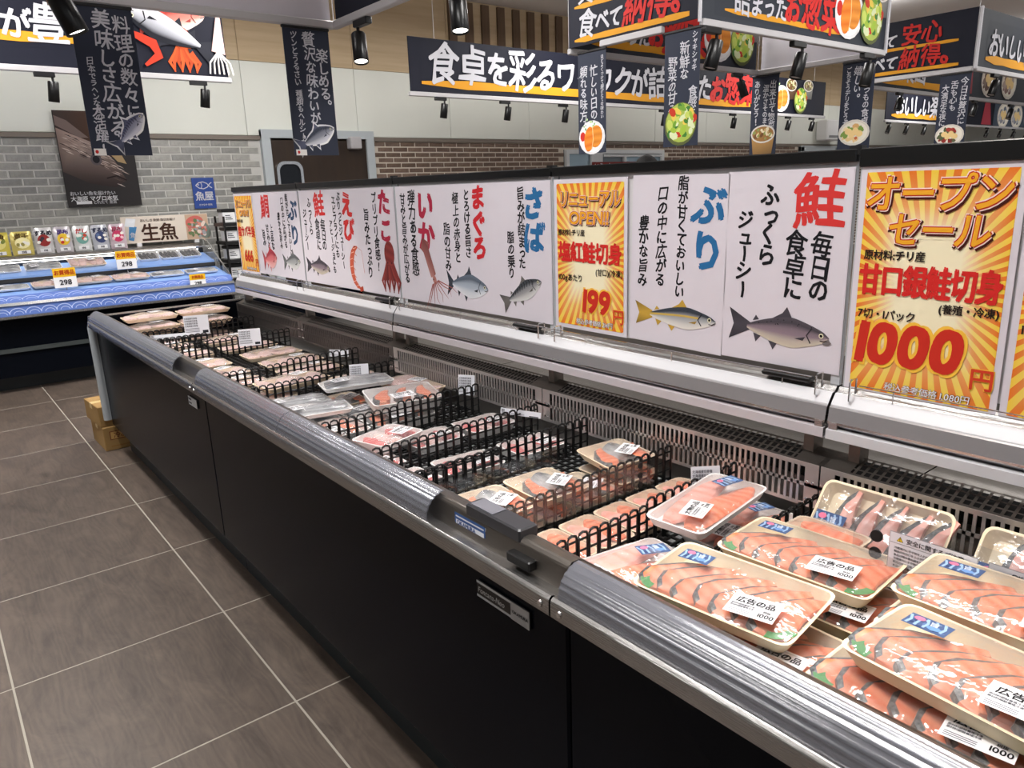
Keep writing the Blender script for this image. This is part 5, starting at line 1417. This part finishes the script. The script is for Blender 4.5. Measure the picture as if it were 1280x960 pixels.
# snack bags standing on the top shelf
def bag(x, y, rz, cols, label, w=.13, h=.195):
    o = thing('snack_bag', label, 'snack bag', (x, y, .9455), rz); o.rotation_euler = (-.12, 0, rz)
    def fn(sg):
        def f(u, v):
            a = 2*u-1; e = (1-abs(a)**2.5)*min(1, (1-v)*3.2)*(.35+.65*min(1, v*6+.5))
            return (a*w/2*(1-.02*math.sin(v*20)), sg*.022*e, v*h)
        return f
    MB().grid(fn(-1), 10, 8).build('front_foil', M('bag_%d_%d_%d' % cols[0], cols[0], .25, .2), o, True); MB().grid(fn(1), 10, 8).build('back_foil', M('bag_foil', (196, 196, 200), .3, .4), o, True)
    P = Print(); P.rz = .001; r = random.Random(str(label))
    def q(p): return p
    P.ell(0, h*.50, w*.36, h*.23, cols[1], 25, .1, 14)
    for k in range(5): P.ell(r.uniform(-.3, .3)*w, h*r.uniform(.38, .62), w*.10, h*.07, cols[2] if k % 2 else (240, 236, 226), 26, r.uniform(0, 3), 8)
    P.text(('小魚', '昆布', 'するめ', '海苔', '煮干', 'だし', '貝柱')[r.randrange(7)], 0, h*.78, w*.34, cols[3], 22, .05, align='c')
    P.rect(-w*.30, w*.30, h*.05, h*.19, (238, 238, 240), 24); P.text('198', 0, h*.12, w*.17, (50, 50, 60), 25, .03, align='c')
    P.build('print', o)
    return o
SB = [((176, 150, 96), (120, 92, 50), (206, 190, 130), (60, 40, 20), 'brown gold snack bag'), ((206, 190, 80), (226, 214, 130), (120, 130, 60), (80, 60, 20), 'pale yellow snack bag'),
      ((214, 196, 110), (240, 230, 170), (150, 140, 70), (90, 70, 30), 'straw coloured snack bag'), ((216, 214, 214), (150, 50, 48), (60, 50, 60), (40, 40, 50), 'silver snack bag with dark red picture'),
      ((206, 200, 204), (236, 196, 60), (200, 60, 50), (70, 40, 120), 'silver snack bag with yellow picture'), ((226, 228, 226), (120, 170, 160), (200, 70, 50), (176, 44, 40), 'white snack bag with green and red picture'),
      ((196, 198, 206), (60, 70, 110), (90, 110, 150), (40, 44, 70), 'silver snack bag with dark blue picture'), ((214, 196, 204), (200, 60, 100), (240, 190, 200), (150, 30, 70), 'pink snack bag beside the cream fish sign')]
for k, x in enumerate((.40, .57, .735, .89, 1.03, 1.17, 1.31, 1.445)):
    c = SB[k]; bag(x, 7.27, .06*(-1)**k, c[:4], c[4]+' standing on the counter shelf', .128 if k > 2 else .152, .212 if k > 2 else .19)

# cream sign on the shelf
o = thing('shelf_sign', 'cream sign with black characters and fish slice picture on the counter shelf', 'sign', (1.882, 7.385, .9455))
MB().chbox(-.375, .375, 0, .012, .028, .262, .002).build('board', M('cream_board', (232, 220, 206), .5), o)
for x in (-.25, .25): MB().box(x-.02, x+.02, -.01, .03, 0, .03).build('foot', WHITEP, o)
P = Print(); P.rz = .0012
P.poly([(-.33, .06), (-.29, .05), (-.25, .17), (-.31, .19)], (80, 140, 190), 2); P.poly([(-.35, .18), (-.27, .17), (-.25, .24), (-.33, .25)], (240, 242, 246), 2); P.text('魚', -.29, .10, .05, WH, 3, .02, align='c')
P.text('生魚', -.065, .115, .155, (70, 44, 34), 2, .035, align='c'); P.text('おいしさ 新鮮 毎日お届け', -.065, .225, .026, (90, 70, 60), 2, .02, align='c')
P.build('lettering', o)
P = Print(); P.rz = .0012; P.rect(.17, .372, .032, .258, (206, 176, 150), 2); P.ell(.25, .19, .08, .055, (206, 110, 100), 3, .2); P.ell(.32, .12, .06, .09, (130, 140, 130), 3, .5)
blobs(P, .27, .13, .09, .09, [(226, 150, 130), (240, 220, 206), (110, 130, 90), (170, 170, 176), (206, 120, 110)], 40, 4, 3, .18)
P.build('picture', o)

# dark tuna poster on the wall
o = thing('wall_poster', 'dark photo poster of a huge tuna head hanging on the grey brick wall', 'poster', (1.452, WY-.040, 1.305))
MB().box(-.296, .296, 0, .006, 0, .80).build('sheet', M('poster_dark', (30, 24, 24), .4), o)
P = Print(); P.rz = .0012
P.poly([(-.29, .80), (.29, .80), (.29, .45), (.0, .40), (-.29, .55)], [(66, 56, 54), (96, 66, 44), (90, 60, 40), (40, 32, 30), (60, 50, 48)], 1)
P.poly([(-.29, .66), (-.16, .60), (.02, .52), (.13, .38), (.20, .22), (.10, .16), (-.10, .20), (-.29, .30)], [(150, 130, 122), (172, 150, 140), (150, 134, 128), (120, 104, 98), (70, 58, 56), (56, 46, 46), (60, 50, 48), (84, 72, 68)], 2)
P.poly([(-.29, .76), (-.20, .72), (-.05, .58), (-.12, .58), (-.29, .68)], [(120, 104, 100)]*5, 2)
r_ = random.Random(4)
for k in range(90):
    t = r_.random(); x = -.28+.44*t+r_.uniform(-.02, .02); y = .58-.30*t*t+r_.uniform(-.13, .03)
    P.stroke([(x, y), (x+.03, y-.012), (x+.06, y-.03)], [.001, r_.uniform(.003, .010), .001], r_.choice([(206, 190, 180), (120, 104, 98), (90, 76, 72), (180, 160, 150), (64, 54, 52)]), 2.2+.005*k)
P.ell(-.02, .40, .045, .05, (96, 88, 92), 3); P.ell(-.02, .40, .028, .032, (36, 34, 40), 4)
P.stroke([(.20, .22), (.12, .26), (.04, .24)], .012, (40, 30, 30), 3); P.poly([(.05, .5), (.18, .46), (.22, .36), (.15, .38)], (176, 150, 110), 3); P.poly([(.10, .60), (.28, .52), (.28, .46), (.12, .52)], (120, 84, 50), 2)
P.text('おいしい魚を届けたい', -.27, .115, .036, (196, 196, 200), 3, .02); P.text('大海原 マグロ本気', -.27, .07, .045, (226, 226, 228), 3, .02); P.rect(-.23, -.11, .025, .05, (226, 226, 228), 3); P.text('とれたて 産直', -.10, .037, .03, (190, 190, 194), 3, .02)
P.text('そのまま。', .02, .76, .05, (226, 226, 228), 3, .02)
P.build('print', o)
# blue fish shop sign
o = thing('wall_sign', 'small blue sign with white fish outline on the grey brick wall', 'sign', (2.317, WY-.022, 1.25))
MB().box(-.102, .102, 0, .008, 0, .285).build('plate', M('blue_sign', (38, 72, 150), .45), o)
P = Print(); P.rz = .0012
P.stroke([(-.07, .215), (-.04, .24), (0, .247), (.035, .232), (.062, .20), (.08, .19)], .008, WH, 1); P.stroke([(-.07, .215), (-.04, .19), (0, .183), (.035, .197), (.062, .23), (.08, .24)], .008, WH, 1); P.ell(-.045, .22, .007, .007, WH, 1, 0, 8); P.stroke([(-.02, .24), (-.012, .215), (-.02, .19)], .006, WH, 1)
P.text('魚屋', 0, .115, .085, WH, 1, .03, align='c'); P.text('さかなや 鮮魚', 0, .035, .02, WH, 1, .02, align='c'); P.build('print', o)

# black rack with white boxes beside the counter
rk = thing('display_rack', 'black metal rack with shelves beside the fish counter', 'rack', (2.40, 7.12, 0))
for sx in (-.12, .22):
    for sy in (-.12, .12): MB().box(sx-.008, sx+.008, sy-.008, sy+.008, 0, 1.18).build('post', BLACK, rk)
for z in (.62, .79, .955, 1.12): MB().box(-.135, .235, -.135, .135, z-.03, z).build('shelf', BLACK, rk)
for z in (.62, .79, .955, 1.12):
    for k in range(2):
        b = thing('lidded_box', 'white box with black lid on the '+{.62: 'lowest', .79: 'second lowest', .955: 'second highest', 1.12: 'top'}[z]+' shelf of the black rack, '+('counter side', 'door side')[k], 'box', (2.345+.14*k, 7.10, z+.0005), .05*k)
        MB().chbox(-.058, .058, -.06, .06, 0, .095, .006).build('body', WHITEP, b); MB().chbox(-.064, .064, -.066, .066, .095, .125, .005).build('lid', BLACK, b)
        P = Print(); P.rz = .0008
        for i in range(3): P.rect(-.035, .03-.01*i, .03+.016*i, .037+.016*i, (70, 70, 78), 1)
        q = P.build('print', b); q.location = (0, -.0605, 0)

# cartons on the floor at the end of the island
def carton(x, y, z, rz, label, w=.30, d=.30, h=.165):
    o = thing('cardboard_carton', label, 'carton', (x, y, z), rz)
    MB().chbox(-w/2, w/2, -d/2, d/2, 0, h, .003).build('box', CARD, o)
    MB().box(-w/2-.0006, w/2+.0006, -.025, .025, h-.03, h+.0006).build('tape', M('tape', (206, 180, 120), .3), o)
    P = Print(); P.rz = .0008; P.rect(-.12, -.01, .06, .11, (120, 70, 44), 1); P.rect(-.115, -.015, .065, .105, (190, 150, 90), 2); P.text('冷凍', -.065, .085, .035, (110, 56, 40), 3, .03, align='c'); P.rect(-.12, .10, .02, .026, (150, 110, 60), 1)
    q = P.build('print', o); q.location = (0, -d/2-.0006, 0)
    return o
carton(.800, 4.635, 0, .02, 'brown cardboard carton on the floor at the end of the island', .30, .30, .135)
carton(.785, 4.650, .137, .06, 'brown cardboard carton stacked on another beside the grey corner guard', .29, .29, .115)

# ================================================================== SHOPPERS BEYOND THE ISLAND
def person(x, y, hgt, rz, label, shirt, trousers, hairc):
    k = hgt/1.7
    root = thing('person', label, 'person', (x, y, 0), rz)
    V = [((0, 0, .93), .125, .10), ((0, 0, 1.08), .125, .095), ((0, .005, 1.25), .15, .10), ((0, .01, 1.38), .135, .085), ((0, 0, 1.46), .052, .052), ((0, -.015, 1.53), .066, .07), ((0, -.012, 1.62), .078, .09), ((0, -.005, 1.66), .05, .06)]
    E = [(i, i+1) for i in range(7)]
    def chain(start, pts):
        p = start
        for c, r1, r2 in pts: V.append((c, r1, r2)); E.append((p, len(V)-1)); p = len(V)-1
        return p
    for s in (-1, 1):
        chain(3, [((s*.17, .01, 1.37), .06, .06), ((s*.22, .015, 1.12), .042, .042), ((s*.22, -.07, .90), .033, .033), ((s*.22, -.11, .83), .034, .02)])
        w = len(V)-1
        for f, l in ((-.024, .07), (-.008, .08), (.008, .078), (.024, .065)): chain(w, [((s*.22+f, -.135, .79), .009, .009), ((s*.22+f, -.14, .79-l*.6), .008, .008)])
        chain(w, [((s*.19, -.13, .81), .010, .010), ((s*.18, -.15, .78), .009, .009)])
        chain(0, [((s*.095, 0, .86), .088, .09), ((s*.10, -.01, .50), .058, .06), ((s*.10, .015, .10), .038, .042), ((s*.10, -.05, .04), .04, .034), ((s*.10, -.14, .035), .038, .025)])
    me = bpy.data.meshes.new('body'); me.from_pydata([tuple(k*c for c in v[0]) for v in V], E, [])
    b = link('body', me, root)
    sm = b.modifiers.new('skin', 'SKIN'); sub = b.modifiers.new('sub', 'SUBSURF'); sub.levels = 1; sub.render_levels = 2
    for i, v in enumerate(V): me.skin_vertices[0].data[i].radius = (v[1]*k, v[2]*k)
    me.skin_vertices[0].data[0].use_root = True
    m = bpy.data.materials.new('person_body'); m.use_nodes = True; nt = m.node_tree
    tc = nt.nodes.new('ShaderNodeTexCoord'); sp = nt.nodes.new('ShaderNodeSeparateXYZ'); cr = nt.nodes.new('ShaderNodeValToRGB'); cr.color_ramp.interpolation = 'CONSTANT'
    dv = nt.nodes.new('ShaderNodeMath'); dv.operation = 'DIVIDE'; dv.inputs[1].default_value = 2.0
    nt.links.new(tc.outputs['Object'], sp.inputs[0]); nt.links.new(sp.outputs['Z'], dv.inputs[0]); nt.links.new(dv.outputs[0], cr.inputs['Fac'])
    e = cr.color_ramp.elements; e[0].color = (*S(30, 28, 28), 1); e[1].position = .07*k/2; e[1].color = (*S(trousers), 1)
    for p, c in ((.90*k/2, shirt), (1.44*k/2, (214, 170, 142))): q = e.new(p); q.color = (*S(c), 1)
    nt.links.new(cr.outputs['Color'], nt.nodes['Principled BSDF'].inputs['Base Color']); nt.nodes['Principled BSDF'].inputs['Roughness'].default_value = .7
    me.materials.append(m)
    hm = M('black_hair', hairc, .7, spec=.2)
    def cap(u, v):
        a = 2*PI*u; t = v*PI*.62; rx, ry, rz_ = .092, .108, .118
        front = max(0, -math.sin(a)) if v > .75 else 0
        t *= 1-.35*front
        return (k*rx*math.sin(t)*math.cos(a), k*(.0+ry*math.sin(t)*math.sin(a)), k*(1.585+rz_*math.cos(t)))
    MB().grid(cap, 20, 10).build('hair', hm, root, True)
    for s in (-1, 1):
        MB().lathe([(.001, .011), (.009, .008), (.0115, 0), (.009, -.008), (.001, -.011)], 10, 0, True, True, Matrix.Translation((s*.032*k, -.098*k, 1.585*k))).build('eye', M('eye', (40, 34, 32), .2), root, True)
        MB().lathe([(.002, .03), (.014, .02), (.017, 0), (.012, -.022), (.002, -.03)], 10, 0, True, True, Matrix.Translation((s*.083*k, .0, 1.575*k)) @ Matrix.Scale(.5, 4, (1, 0, 0))).build('ear', M('skin_tone', (214, 170, 142), .6), root, True)
    return root
person(3.66, 3.20, 1.515, -.6, 'dark haired shopper standing beyond the island before the serving window', (70, 76, 92), (44, 44, 52), (20, 18, 18))
person(7.30, 3.08, 1.535, .4, 'dark haired shopper far beyond the island below the roast meat banner', (96, 92, 96), (40, 42, 50), (34, 28, 26))
